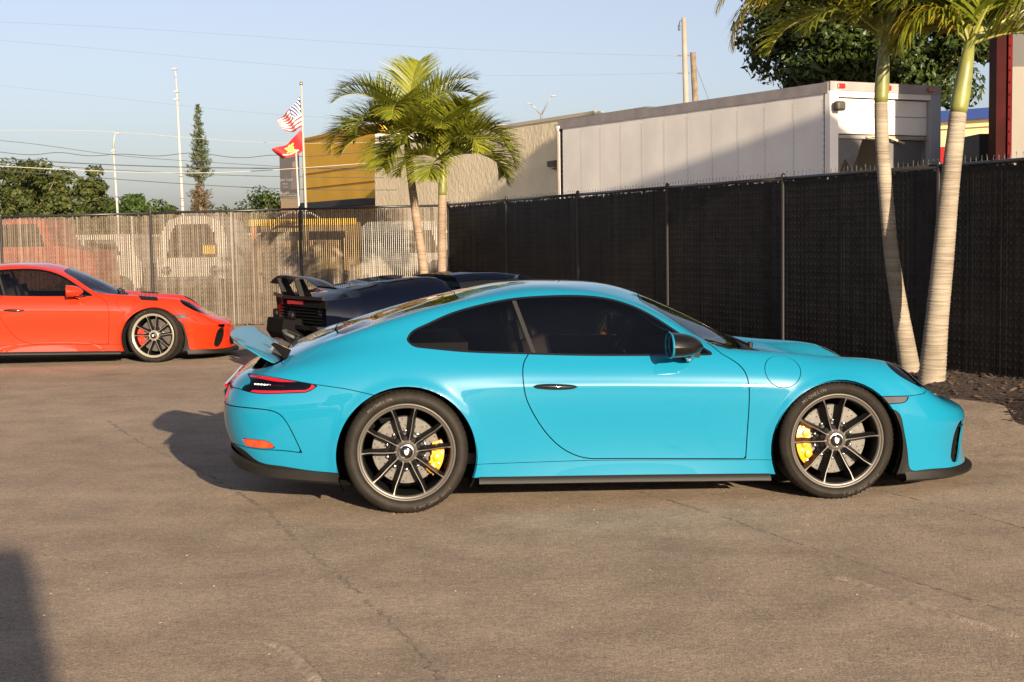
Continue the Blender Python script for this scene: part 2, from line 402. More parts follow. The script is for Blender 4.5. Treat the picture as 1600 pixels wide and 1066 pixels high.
# right-hand fence: posts every 2.55 m from the corner towards the camera and on out of frame
_d = (Vector(FENCE_B) - Vector(FENCE_A)) / 5.0
rp = []
for k in range(0, 9):
    x, y = FENCE_A[0] + _d.x * k, FENCE_A[1] + _d.y * k
    rp.append((x, y, float(ground_z(x, y)), 2.06 + .014 * min(k, 6)))
fence(rp, 'dark slatted chain link fence running from the corner to the right foreground', True, 11, M_SLATB, .0382)
bx0 = at(703, 318, D_BACK).x; sp_ = (at(469, 323, D_BACK) - at(235, 330, D_BACK)).length
bp_ = [(bx0 - sp_ * k, D_BACK, -.02, 2.06 - .036 * min(k, 4)) for k in range(0, 6)]
bp_[0] = (C0.x - .09, D_BACK, 0, 2.05)
fence(bp_, 'sunlit brown slatted chain link fence along the back of the lot', False, 31, M_SLAT, .0285)

# ================================================================= planting bed
M_MULCH = mat('mulch', (.022, .013, .009), .95, col2=(.055, .032, .02), vscale=18, bump=1.0, bscale=45)
def bed():
    rnd = np.random.RandomState(3); c = np.array(on_ground(1545, 592)); u = np.array([_d.x, _d.y]); u = u / np.linalg.norm(u); nrm = np.array([-u[1], u[0]])
    if nrm[0] > 0: nrm = -nrm                              # towards the lot
    fa = np.array(FENCE_A); n_s, n_t = 90, 20; G = np.zeros((n_s, n_t, 3))
    for i in range(n_s):
        s = 8.4 + i / (n_s - 1) * 9.0
        wdt = 1.15 + .22 * math.sin(s * 1.7) + .12 * math.sin(s * 4.1 + 1)
        wdt *= min(1, max(.03, (s - 8.4) / 1.2)) ** .5
        for j in range(n_t):
            q = -.25 + (wdt + .25) * j / (n_t - 1); p = fa + u * s + nrm * q
            e = min(1, (wdt - q) / .25) if q < wdt else 0
            z = float(ground_z(p[0], p[1])) + .045 * e - .006 + (.012 * rnd.rand() * e); G[i, j] = (p[0], p[1], z)
    o = MB().grid(G).build('planting_bed', M_MULCH, smooth=True); tag(o, kind='structure')
    if o.data.polygons[0].normal.z < 0: o.data.flip_normals()
    # bark chips and dead leaves
    r2 = random.Random(9); mb = MB(); mb2 = MB()
    for k in range(1500):
        i = r2.randrange(n_s - 1); j = r2.randrange(n_t - 1); p = G[i, j] * (1 - r2.random() * .0) + (G[i + 1, j + 1] - G[i, j]) * r2.random()
        big = r2.random() < .22; q = mb2 if big else mb; L = r2.uniform(.03, .075) if big else r2.uniform(.015, .05)
        q.box((p[0], p[1], p[2] + .012), (L, L * r2.uniform(.25, .5), .004), (r2.uniform(-.5, .5), r2.uniform(-.5, .5), r2.uniform(0, 6.28)), taper=(.7, .6))
    tag(mb.build('bark_chips', mat('bark_chip', (.038, .023, .015), .9, var=.5, vscale=30)), 'brown bark chips lying on the planting bed', 'mulch', kind='stuff')
    tag(mb2.build('dead_leaves', mat('dead_leaf', (.085, .045, .027), .8, var=.5, vscale=12)), 'dry fallen leaves lying on the planting bed', 'leaves', kind='stuff')
bed()
# ================================================================= buildings
M_BLK = mat('black_tyre', (.02, .018, .017), .7)
def wall_box(mb, p, q, depth, z0, z1, away=True):
    """box whose front face runs from plan point p to q; depth goes away from the camera"""
    p, q = Vector((p[0], p[1], 0)), Vector((q[0], q[1], 0)); d = (q - p).normalized(); n = Vector((-d.y, d.x, 0))
    if (n.y < 0) == away: n = -n
    V = []
    for z in (z0, z1):
        for w in (p, q, q + n * depth, p + n * depth): V.append((w.x, w.y, z))
    return mb.add(V, [(3, 2, 1, 0), (4, 5, 6, 7), (0, 1, 5, 4), (1, 2, 6, 5), (2, 3, 7, 6), (3, 0, 4, 7)])
def along(p, q, t, off=0, z=0):
    p, q = Vector((p[0], p[1], 0)), Vector((q[0], q[1], 0)); d = (q - p).normalized(); n = Vector((-d.y, d.x, 0))
    if n.y > 0: n = -n                                            # towards the camera
    w = p.lerp(q, t) + n * off; return Vector((w.x, w.y, z))
def stucco(name, col, streak):
    m = mat(name, col, .9, var=.10, vscale=.6, spec=.2); nt = m.node_tree; b = nt.nodes['Principled BSDF']
    tc = nt.nodes.new('ShaderNodeTexCoord'); mp = nt.nodes.new('ShaderNodeMapping'); mp.inputs['Scale'].default_value = (4.0, 4.0, 2.8); nz = nt.nodes.new('ShaderNodeTexNoise'); nz.inputs['Scale'].default_value = 1.6; nz.inputs['Detail'].default_value = 4
    nt.links.new(tc.outputs['Object'], mp.inputs[0]); nt.links.new(mp.outputs[0], nz.inputs['Vector'])
    bp = nt.nodes.new('ShaderNodeBump'); bp.inputs['Strength'].default_value = streak; bp.inputs['Distance'].default_value = .12; nt.links.new(nz.outputs['Fac'], bp.inputs['Height']); nt.links.new(bp.outputs['Normal'], b.inputs['Normal'])
    return m
# ochre building
A_, B_ = (-13.15, 94.0), (-7.0, 80.8)
r = empty('ochre_building', (A_[0], A_[1], 0), 0, 'ochre yellow flat wall building behind the flags', 'building'); o = Vector((A_[0], A_[1], 0))
def local(mb, off):
    mb.v = [(x - off[0], y - off[1], z - off[2]) for (x, y, z) in mb.v]; return mb
local(wall_box(MB(), A_, B_, 3, 0, 7.55), o).build('wall', mat('ochre_paint', (.90, .50, .05), .85, var=.08, vscale=.4), r)
local(wall_box(MB(), along(A_, B_, 0, .06)[:2], along(A_, B_, 1, .06)[:2], .05, 7.45, 7.62), o).build('coping', mat('ochre_dark', (.6, .32, .045), .8), r)
local(wall_box(MB(), along(A_, B_, 0, 1.2)[:2], along(A_, B_, 1, 1.2)[:2], 1.1, 3.15, 3.5), o).build('awning', mat('awning_dark', (.045, .042, .05), .8), r)
for zc in (4.45, 5.35): local(wall_box(MB(), along(A_, B_, 0, .025)[:2], along(A_, B_, 1, .025)[:2], .02, zc, zc + .05), o).build('joint', mat('ochre_joint', (.30, .16, .03), .9), r)
# white flat roof behind the stucco wall
A2, B2 = (-6.5, 72.5), (2.3, 66.5)
r = empty('white_building', (A2[0], A2[1], 0), 0, 'white flat roofed building peeking over the stucco wall behind the palms', 'building')
local(wall_box(MB(), A2, B2, 6, 0, 5.9), (*A2, 0)).build('wall', mat('white_wall', (.74, .70, .62), .8), r)
local(wall_box(MB(), along(A2, B2, 0, .08)[:2], along(A2, B2, 1, .08)[:2], .3, 5.9, 6.5), (*A2, 0)).build('parapet', mat('white_wall', (.74, .70, .62), .8), r)
# beige stucco building
A3, B3 = (-6.20, 68.0), (4.4, 47.5)
r = empty('stucco_building', (A3[0], A3[1], 0), 0, 'beige rough stucco wall building between the ochre wall and the trailer', 'building')
local(wall_box(MB(), A3, B3, 6, 0, 5.5), (*A3, 0)).build('wall', stucco('beige_stucco', (.86, .73, .50), .20), r)
local(wall_box(MB(), along(A3, B3, 0, .03)[:2], along(A3, B3, .86, .03)[:2], .35, 5.5, 5.62), (*A3, 0)).build('coping', mat('beige_coping', (.55, .48, .36), .8), r)
c = along(A3, B3, .745, 0, 3.92)
wl = empty('wall_light', c, math.atan2(B3[1] - A3[1], B3[0] - A3[0]), 'small brown box light fixed to the beige stucco wall', 'lamp')
MB().prism([(.0, -.17), (-.30, -.05), (-.30, .13), (.0, .17)], 'x', -.22, .22).build('housing', mat('lamp_bronze', (.09, .065, .045), .5), wl)
MB().add([(-.18, -.02, -.155), (.18, -.02, -.155), (.18, -.27, -.07), (-.18, -.27, -.07)], [(0, 1, 2, 3)]).build('lens', mat('lamp_lens', (.5, .48, .42), .3), wl)
# ------------------------------------------------------------------ box trailer
P1 = Vector((5.67, 26.3, 0)); P2 = Vector((1.15, 34.7, 0)); P3 = P1 + Vector((.88, .474, 0)) * 2.6
yaw = math.atan2(P2.y - P1.y, P2.x - P1.x); L = (P2 - P1).length; W_ = 2.6; ZB, ZT = 1.15, 4.12
tr = empty('box_trailer', P1, yaw, 'white riveted box trailer with broken roll door behind the right fence', 'trailer')
# local x runs along the side away from the rear, local -y is the right of the body
sgn = -1 if (Matrix.Rotation(-yaw, 2) @ Vector((P3.x - P1.x, P3.y - P1.y))).y < 0 else 1
M_TRW = mat('trailer_white', (.80, .755, .69), .45, var=.09, vscale=.9); M_TRG = mat('trailer_rail', (.33, .29, .27), .5, metal=.3, var=.15, vscale=3); M_TRIN = mat('trailer_inside', (.012, .012, .012), .9)
y_out = 0.0
npan = 11
for i in range(npan):
    x0 = .12 + (L - .34) * i / npan; x1 = .12 + (L - .34) * (i + 1) / npan; zb = ZB if i < npan - 1 else ZB
    bow = .0012 * math.sin(i * 2.3); G = []
    for a in range(7):
        u = a / 6; x = x0 + .002 + (x1 - x0 - .004) * u; yb = -sgn * (.012 + (bow + .0015) * math.sin(math.pi * u)); G.append([(x, yb, zb), (x, yb, (zb + ZT) / 2), (x, yb, ZT - .18)])
    mb = MB(); mb.grid(G); mb.build('side_panel', M_TRW, tr, True)
rv = MB()
for i in range(npan + 1):
    x = .12 + (L - .34) * i / npan
    for k in range(46): rv.box((x + (.012 if k % 2 else -.012), -sgn * .016, ZB + .05 + k * .058), (.014, .008, .014))
tag(rv.build('rivets', mat('rivet', (.42, .38, .35), .5, metal=.5), tr), kind='stuff')
MB().bbox(.02, L - .03, *sorted((sgn * .02, sgn * (W_ - .02))), ZT - .06, ZT - .02).build('roof', M_TRW, tr)
MB().bbox(L - .05, L, *sorted((sgn * .0, sgn * W_)), ZB, ZT - .1).build('front_wall', M_TRW, tr)
MB().bbox(.05, L - .06, *sorted((sgn * .02, sgn * .045)), ZB, ZT - .1).build('side_lining', M_TRIN, tr)
MB().bbox(.05, L - .06, *sorted((sgn * (W_ - .06), sgn * W_)), ZB, ZT - .1).build('side_wall', M_TRW, tr)
MB().bbox(.0, L - .02, *sorted((sgn * -.03, sgn * .05)), ZT - .19, ZT).build('top_rail', M_TRG, tr)
MB().bbox(0, L, *sorted((sgn * .0, sgn * W_)), ZB - .12, ZB).build('floor', M_TRG, tr)
MB().tube([(L - .03, -sgn * .02, ZT - .10), (L + .02, -sgn * .0, ZT - .28), (L + .02, -sgn * .0, ZB)], [.10, .035, .03], 10).build('corner_post', M_TRG, tr, True)
# side hatch opening with its frame (far end)
hx0, hx1, hz = L - 2.05, L - .35, 2.22
MB().bbox(hx0, hx1, *sorted((-sgn * .035, -sgn * .02)), ZB, hz).build('hatch_opening', M_TRIN, tr)
for (a, b, c_, d_) in ((hx0 - .07, hx0, ZB, hz + .12), (hx0, hx1, hz, hz + .12), (hx1, hx1 + .07, ZB, hz + .12)): MB().bbox(a, b, *sorted((-sgn * .06, -sgn * .016)), c_, d_).build('hatch_frame', M_TRW, tr)
# rear frame and roll door
def rear(name, w0, w1, z0, z1, d0, d1, m): return MB().bbox(d0, d1, *sorted((sgn * w0, sgn * w1)), z0, z1).build(name, m, tr)
rear('rear_header', -.02, W_ + .02, ZT - .15, ZT + .015, -.06, .10, M_TRG)
rear('rear_header', .02, W_ - .02, ZT - .25, ZT - .152, -.04, .10, M_TRW)
rear('rear_post', -.02, .17, ZB - .1, ZT - .152, -.05, .09, M_TRW); rear('rear_post', W_ - .22, W_ + .02, ZB - .1, ZT - .152, -.05, .09, mat('trailer_post_grey', (.36, .37, .40), .5))
zz = ZT - .275
for k, hh in enumerate((.30, .33)):
    rear('door_slat', .19, W_ - .24, zz - hh + .012, zz, .05, .075, M_TRW); zz -= hh
rear('door_bar', .18, W_ - .24, zz - .075, zz - .012, .035, .08, M_TRG)
zz -= .08
def torn(pts, d): 
    mb = MB(); V = [(d + (.03 if i % 2 else 0), sgn * w, z) for i, (w, z) in enumerate(pts)] + [(d + .02 + (.03 if i % 2 else 0), sgn * w, z) for i, (w, z) in enumerate(pts)]; n = len(pts)
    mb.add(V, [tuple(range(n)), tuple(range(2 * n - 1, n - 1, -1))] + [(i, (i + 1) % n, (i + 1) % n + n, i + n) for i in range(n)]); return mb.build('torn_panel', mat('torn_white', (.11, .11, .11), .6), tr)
torn([(.19, zz), (.85, zz), (.72, zz - .28), (.60, zz - .55), (.42, zz - .36), (.30, zz - .62), (.19, zz - .45)], .06)
torn([(1.45, zz), (2.36, zz), (2.25, zz - .45), (2.05, zz - .60), (1.95, zz - .42), (1.75, zz - .70), (1.6, zz - .52), (1.5, zz - .6)], .09)
bs = MB(); bs.box((.0, sgn * 1.18, zz + .07), (.05, .62, .03), (.12 * sgn, 0, 0)); bs.box((-.03, sgn * 1.50, zz + .0), (.04, .5, .035), (-.28 * sgn, 0, 0)); bs.build('bent_bar', mat('splintered_wood', (.55, .42, .26), .8), tr)
for w in (.22, W_ * .5, W_ - .25):
    MB().rbox((-.075, sgn * w, ZT - .065), (.03, .17, .085), .02).build('marker_light', mat('marker_red', (.42, .02, .02), .25, coat=.6), tr)
dk = MB(); dk.rbox((-.16, sgn * .10, ZT - .43), (.16, .22, .17), .06); dk.build('bumper_lamp', mat('lamp_olive', (.05, .045, .03), .6), tr)
rear('inside_wall', .05, W_ - .05, ZB, ZT - .1, 3.4, 3.45, M_TRIN)
for (xx) in (L - 2.2, L - 3.4, 1.2):
    for w in (.15, W_ - .35):
        MB().lathe([(0, 0), (.28, 0), (.46, .02), (.5, .07), (.5, .2), (.46, .25), (0, .25)], 24, Matrix.Translation((xx, sgn * (w - (.0 if sgn > 0 else 0)), .5)) @ Matrix.Rotation(R_(-90 * sgn), 4, 'X')).build('wheel', M_BLK, tr, auto=40)
# ------------------------------------------------------------------ right edge: red steel column and pale wall
D_COL = 24.5
q0 = at(1557, 240, D_COL); q1 = at(1579, 240, D_COL)
rc = empty('red_steel_column', (q0.x, q0.y, 0), 0, 'red bolted steel column standing beside the pale wall', 'column')
wc = q1.x - q0.x
MB().bbox(0, wc * .70, .0, .30, 0, 8.5).build('web', mat('red_shaded', (.030, .0035, .003), .7, var=.3, vscale=2.5, spec=.08), rc)  # darker red than the flange: the shaded face is put into the colour
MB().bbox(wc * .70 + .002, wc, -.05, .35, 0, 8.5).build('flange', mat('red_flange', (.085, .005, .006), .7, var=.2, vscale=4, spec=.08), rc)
MB().bbox(-.025, .0, -.04, .34, 0, 8.5).build('flange', MATS['red_shaded'], rc)
bt = MB()
for k in range(40): bt.lathe([(.022, 0), (.022, .02), (0, .024)], 6, Matrix.Translation((wc * .85, -.05, .3 + k * .2)) @ Matrix.Rotation(R_(90), 4, 'X'))
tag(bt.build('bolts', mat('red_flange', (.36, .02, .02), .5), rc), kind='stuff')
q2 = at(1558, 240, D_COL + .42)
pw = empty('pale_wall', (q2.x, q2.y, 0), 0, 'pale panel wall with grey upper band at the right edge', 'wall')
MB().bbox(0, 5.0, 0, .25, 0, 4.20).build('lower_panel', mat('pale_panel', (.20, .185, .155), .8, var=.06, vscale=1.5), pw)
MB().bbox(0, 5.0, .0, .25, 4.202, 8.5).build('upper_panel', mat('grey_panel', (.085, .08, .075), .8, var=.08, vscale=1.5), pw)
# shop in blue, cream and red far behind
s0, s1 = at(1440, 200, 72.0), at(1660, 200, 67.0)
sb = empty('striped_shop', (s0.x, s0.y, 0), 0, 'cream shop wall with blue roof band and red stripe behind the trailer', 'building')
pA, pB = (s0.x, s0.y), (s1.x, s1.y)
local(wall_box(MB(), pA, pB, 3, 0, 6.55), (*pA, 0)).build('wall', mat('cream_wall', (.80, .66, .34), .8), sb)
local(wall_box(MB(), along(pA, pB, 0, .10)[:2], along(pA, pB, 1, .10)[:2], .09, 4.2, 5.35), (*pA, 0)).build('red_band', mat('shop_red', (.62, .02, .02), .6), sb)
local(wall_box(MB(), along(pA, pB, 0, .30)[:2], along(pA, pB, 1, .30)[:2], 1.0, 6.55, 7.05), (*pA, 0)).build('roof_band', mat('shop_blue', (.03, .065, .25), .6), sb)
local(wall_box(MB(), along(pA, pB, 0, .12)[:2], along(pA, pB, 1, .12)[:2], .10, 6.2, 6.28), (*pA, 0)).build('moulding', mat('cream_wall', (.72, .60, .34), .8), sb)
# dark machine in front of the shop
mc = at(1538, 300, 27.0)
mk = empty('loader', (mc.x, mc.y, 0), 0, 'dark loader with stepped hood and cab beside the red column', 'machine')
M_MCH = mat('machine_dark', (.02, .018, .017), .6, var=.3, vscale=4)
MB().bbox(-.10, .42, 0, 1.2, 1.0, 3.22).build('cab', M_MCH, mk); MB().prism([(-1.6, .8), (-1.6, 1.6), (-1.2, 2.25), (-.6, 2.35), (-.25, 2.75), (-.104, 2.75), (-.104, .8)], 'y', .05, 1.1).build('hood', M_MCH, mk)
MB().bbox(.05, .34, -.03, -.005, 1.9, 2.8).build('cab_window', mat('machine_glass', (.03, .05, .08), .1, coat=1), mk)
for x in (-1.1, .2): MB().lathe([(0, 0), (.35, 0), (.5, .05), (.5, .3), (.3, .35), (0, .35)], 20, Matrix.Translation((x, .1, .5)) @ Matrix.Rotation(R_(90), 4, 'X')).build('wheel', M_BLK, mk, auto=40)
# unseen board added out of frame at right to cast shade across the trailer
ra, rb = Vector((10.7, 8.57, 0)), Vector((14.63, 4.4, 0))
bb = empty('shade_board', ra, math.atan2(rb.y - ra.y, rb.x - ra.x), 'added tall blank board out of frame at right that shades the trailer', 'shade_board'); lb_ = (rb - ra).length
MB().bbox(0, lb_, -.12, .12, 2.6, 9.0).build('board', mat('board_back', (.25, .24, .22), .7, var=.1, vscale=1), bb)
for x in (.8, lb_ - .8): MB().tube([(x, 0, 0), (x, 0, 2.62)], .16, 12).build('post', M_TRG, bb, True)
# unseen box truck added behind the camera to cast the lower left shadow
bt_ = empty('added_shadow_truck', (.14, -8.04, 0), 0, 'added unseen dark grey box truck behind the viewer, casts the corner shadow', 'truck')
MB().rbox((0, 0, 1.98), (3.95, 6.4, 2.50), .05).build('box', mat('truck_box', (.06, .06, .065), .5), bt_, auto=40)
MB().prism([(-3.2, .6), (-3.2, 2.2), (-3.6, 2.3), (-4.6, 1.6), (-4.9, 1.5), (-4.9, .6)], 'x', -1.1, 1.1).build('cab', mat('truck_cab', (.05, .05, .055), .3, coat=.6), bt_)
for x in (-.98, .98):
    for y in (-4.2, 1.9): MB().lathe([(0, -.14), (.3, -.14), (.46, -.12), (.5, -.06), (.5, .06), (.46, .12), (.3, .14), (0, .14)], 24, Matrix.Translation((x, y, .5)) @ Matrix.Rotation(R_(90), 4, 'Y')).build('wheel', M_BLK, bt_, auto=40)
# ------------------------------------------------------------------ dark banner beside the ochre building
p0_, p1_ = at(438, 300, 62.0), at(467, 300, 62.0); wbn = p1_.x - p0_.x
bn = empty('banner', (p0_.x, 62.0, 0), 0, 'dark grey portrait banner on a brick base left of the ochre wall', 'banner')
zt, zb_ = at(440, 236, 62.0).z, at(440, 308, 62.0).z
MB().bbox(0, wbn, 0, .3, zb_, zt).build('board', mat('banner_grey', (.022, .020, .021), .7), bn)
br = MB(); n = 0
for row in range(9):
    for k in range(5):
        x0 = wbn / 5 * k + (.05 if row % 2 else 0); br.bbox(max(0, x0), min(wbn, x0 + wbn / 5 - .012), -.01, .3, 1.0 + row * .19, 1.0 + row * .19 + .175)
tag(br.build('bricks', mat('far_brick', (.12, .06, .032), .85, var=.35, vscale=2), bn), kind='stuff')
MB().bbox(0.01, wbn - .01, .0, .28, 0, zb_ - .01).build('base', mat('far_mortar', (.10, .075, .05), .9), bn)
pm = MB(); cx = wbn * .80
def disc(mb, cx, cz, rx, rz, y): mb.add([(cx + rx * math.cos(2 * math.pi * k / 18), y, cz + rz * math.sin(2 * math.pi * k / 18)) for k in range(18)], [tuple(range(18))])
disc(pm, cx, zb_ + 1.33, .095, .16, -.008); pm.build('portrait_face', mat('print_skin', (.10, .062, .055), .7), bn)
pm = MB(); pm.add([(cx - .17, -.005, zb_ + .30), (cx + .15, -.005, zb_ + .30), (cx + .13, -.005, zb_ + 1.05), (cx + .04, -.005, zb_ + 1.20), (cx - .05, -.005, zb_ + 1.20), (cx - .14, -.005, zb_ + 1.05)], [tuple(range(6))]); pm.build('portrait_suit', mat('print_suit', (.05, .036, .038), .7), bn)
M_PRW = mat('print_white', (.16, .155, .16), .7)
for (t, sz, x, z) in (('Bell', .27, .20, .12), ('Lauter', .22, .52, .10), ('Tyer Lad', .17, .26, .72), ('realtor', .09, .26, .55), ('homes', .08, .30, .42)):
    tx = text_mesh(t, sz, M_PRW, 'lettering', bn, .002); tx.location = (wbn * (x if x < .5 else .62), -.012, zb_ + z); tx.rotation_euler = (R_(90), 0, 0)
# ---------------------------------------------------------------- coupe body surface (numpy)
def spline_matrix(t, s):
    """natural cubic spline through knots t, evaluated at s, as a matrix"""
    n = len(t); h = np.diff(t)
    A = np.zeros((n, n)); B = np.zeros((n, n)); A[0, 0] = A[-1, -1] = 1
    for i in range(1, n - 1):
        A[i, i - 1] = h[i - 1]; A[i, i] = 2 * (h[i - 1] + h[i]); A[i, i + 1] = h[i]
        B[i, i - 1] = 6 / h[i - 1]; B[i, i] = -6 / h[i - 1] - 6 / h[i]; B[i, i + 1] = 6 / h[i]
    M2 = np.linalg.solve(A, B)
    k = np.clip(np.searchsorted(t, s, side='right') - 1, 0, n - 2)
    hk = h[k]; a = (t[k + 1] - s) / hk; b = (s - t[k]) / hk
    out = np.zeros((len(s), n)); r = np.arange(len(s))
    out[r, k] += a; out[r, k + 1] += b
    out += ((a ** 3 - a) * hk ** 2 / 6)[:, None] * M2[k] + ((b ** 3 - b) * hk ** 2 / 6)[:, None] * M2[k + 1]
    return out

NET = [
 # v0 lower edge
 [(-.95,0,.30),(-.95,.40,.30),(-.91,.66,.285),(-.80,.80,.255),(-.60,.862,.232),(-.40,.885,.215),(-.2,.893,.205),(.02,.893,.197),(.3,.885,.19),(.65,.876,.182),(1.0,.872,.176),(1.35,.870,.170),(1.65,.870,.164),(1.95,.870,.158),(2.2,.872,.152),(2.457,.876,.146),(2.7,.870,.138),(2.9,.852,.13),(3.09,.80,.125),(3.275,.655,.12),(3.43,.36,.12),(3.475,0,.12)],
 # v1
 [(-1.0,0,.40),(-1.0,.42,.40),(-.955,.68,.385),(-.83,.82,.36),(-.615,.88,.34),(-.40,.902,.33),(-.2,.910,.325),(.02,.910,.32),(.3,.893,.31),(.65,.873,.295),(1.0,.864,.285),(1.35,.861,.28),(1.65,.863,.278),(1.95,.870,.278),(2.2,.881,.278),(2.457,.890,.276),(2.7,.882,.268),(2.9,.858,.258),(3.08,.798,.25),(3.255,.65,.245),(3.405,.37,.245),(3.445,0,.245)],
 # v2
 [(-1.035,0,.53),(-1.03,.43,.53),(-.98,.695,.52),(-.85,.833,.50),(-.62,.895,.49),(-.40,.916,.49),(-.2,.924,.49),(.02,.925,.49),(.3,.910,.485),(.65,.886,.475),(1.0,.873,.468),(1.35,.869,.463),(1.65,.871,.46),(1.95,.879,.46),(2.2,.892,.46),(2.457,.901,.455),(2.7,.892,.44),(2.9,.865,.42),(3.08,.803,.40),(3.27,.655,.385),(3.41,.38,.375),(3.455,0,.37)],
 # v3
 [(-1.02,0,.65),(-1.015,.43,.65),(-.965,.695,.645),(-.845,.83,.64),(-.62,.893,.64),(-.40,.914,.645),(-.2,.922,.65),(.02,.924,.655),(.3,.914,.66),(.65,.898,.665),(1.0,.889,.665),(1.35,.885,.66),(1.65,.885,.655),(1.95,.888,.65),(2.2,.895,.635),(2.457,.899,.615),(2.7,.885,.585),(2.9,.853,.545),(3.07,.788,.50),(3.25,.645,.47),(3.39,.38,.452),(3.44,0,.447)],
 # v4
 [(-.97,0,.735),(-.965,.42,.735),(-.915,.675,.735),(-.80,.805,.74),(-.60,.865,.745),(-.395,.89,.755),(-.2,.899,.765),(.02,.899,.775),(.3,.890,.78),(.65,.874,.778),(1.0,.864,.772),(1.35,.860,.766),(1.65,.860,.76),(1.95,.862,.752),(2.2,.866,.738),(2.457,.866,.716),(2.7,.850,.69),(2.89,.815,.652),(3.04,.745,.588),(3.19,.605,.525),(3.32,.36,.497),(3.37,0,.49)],
 # v5 belt
 [(-.89,0,.785),(-.885,.40,.785),(-.84,.63,.79),(-.735,.75,.80),(-.57,.81,.822),(-.38,.835,.848),(-.19,.842,.872),(.03,.840,.888),(.3,.828,.892),(.65,.815,.880),(1.0,.808,.868),(1.35,.804,.857),(1.65,.804,.848),(1.95,.802,.834),(2.2,.795,.816),(2.457,.785,.790),(2.70,.765,.768),(2.87,.725,.728),(3.0,.655,.655),(3.10,.52,.582),(3.20,.31,.545),(3.24,0,.532)],
 # v6
 [(-.80,0,.82),(-.79,.37,.822),(-.74,.57,.83),(-.65,.675,.85),(-.51,.73,.88),(-.34,.76,.92),(-.16,.77,.955),(.05,.765,.985),(.3,.754,1.005),(.65,.735,1.02),(1.0,.724,1.018),(1.33,.717,.985),(1.62,.727,.92),(1.92,.740,.860),(2.18,.730,.836),(2.43,.712,.808),(2.66,.685,.790),(2.82,.645,.762),(2.94,.58,.702),(3.01,.455,.615),(3.09,.27,.58),(3.12,0,.567)],
 # v7 cantrail
 [(-.70,0,.865),(-.69,.34,.868),(-.63,.52,.882),(-.54,.61,.912),(-.42,.655,.952),(-.27,.68,1.0),(-.11,.685,1.045),(.08,.678,1.09),(.31,.66,1.132),(.65,.637,1.165),(1.0,.627,1.166),(1.31,.635,1.11),(1.60,.660,.975),(1.90,.660,.856),(2.15,.635,.818),(2.40,.61,.787),(2.60,.58,.766),(2.73,.54,.733),(2.83,.475,.682),(2.89,.375,.624),(2.95,.22,.597),(2.975,0,.588)],
 # v8 roof edge / screen edge
 [(-.61,0,.905),(-.60,.30,.908),(-.53,.45,.93),(-.43,.515,.965),(-.31,.54,.986),(-.17,.55,1.031),(-.03,.55,1.074),(.12,.547,1.118),(.32,.54,1.165),(.65,.53,1.220),(1.0,.525,1.218),(1.30,.535,1.158),(1.60,.56,1.015),(1.90,.545,.862),(2.13,.51,.790),(2.36,.485,.762),(2.53,.455,.732),(2.63,.42,.699),(2.70,.37,.670),(2.76,.29,.642),(2.80,.17,.624),(2.82,0,.619)],
 # v9
 [(-.51,0,.938),(-.50,.2,.942),(-.43,.28,.968),(-.33,.31,1.002),(-.21,.315,1.024),(-.08,.315,1.067),(.04,.31,1.104),(.16,.305,1.141),(.34,.30,1.184),(.65,.295,1.240),(1.0,.29,1.243),(1.30,.295,1.203),(1.60,.30,1.082),(1.90,.29,.932),(2.10,.27,.826),(2.32,.26,.768),(2.45,.25,.744),(2.53,.23,.718),(2.58,.205,.698),(2.62,.16,.679),(2.65,.095,.665),(2.66,0,.66)],
 # v10 centre
 [(-.42,0,.970),(-.40,0,.976),(-.34,0,.996),(-.25,0,1.025),(-.14,0,1.046),(-.03,0,1.082),(.08,0,1.116),(.19,0,1.150),(.36,0,1.193),(.65,0,1.246),(1.0,0,1.250),(1.30,0,1.216),(1.60,0,1.106),(1.90,0,.958),(2.10,0,.848),(2.28,0,.778),(2.38,0,.757),(2.44,0,.740),(2.48,0,.727),(2.51,0,.715),(2.53,0,.706),(2.54,0,.702)],
]
ARCH_R = (0.0, 0.322, 0.388)      # x, z, radius of the rear and front wheel openings
ARCH_F = (2.452, 0.302, 0.377)

def surface_from_net(net, nu, nv, mirror_top=True):
    N = np.array(net, float)                       # (v,u,3)
    fl = np.array([1, -1, 1.])
    k = 3
    N2 = np.concatenate([N[:, k:0:-1] * fl, N, N[:, -2:-2 - k:-1] * fl], 1)
    N3 = np.concatenate([N2, N2[-2:-2 - k:-1] * fl], 0) if mirror_top else N2
    du = np.linalg.norm(np.diff(N3, axis=1), axis=2).mean(0); tu = np.concatenate([[0], np.cumsum(du)])
    dv = np.linalg.norm(np.diff(N3, axis=0), axis=2).mean(1); tv = np.concatenate([[0], np.cumsum(dv)])
    nV, nU = N.shape[:2]
    su = np.linspace(tu[k], tu[k + nU - 1], nu); sv = np.linspace(tv[0], tv[nV - 1], nv)
    MU = spline_matrix(tu, su); MV = spline_matrix(tv, sv)
    S = np.einsum('av,vuc,bu->abc', MV, N3, MU)
    vpar = np.interp(sv, tv[:nV], np.arange(nV)); upar = np.interp(su, tu[k:k + nU], np.arange(nU))
    S[:, 0, 1] = 0; S[:, -1, 1] = 0
    if mirror_top: S[-1, :, 1] = 0
    return S, upar, vpar

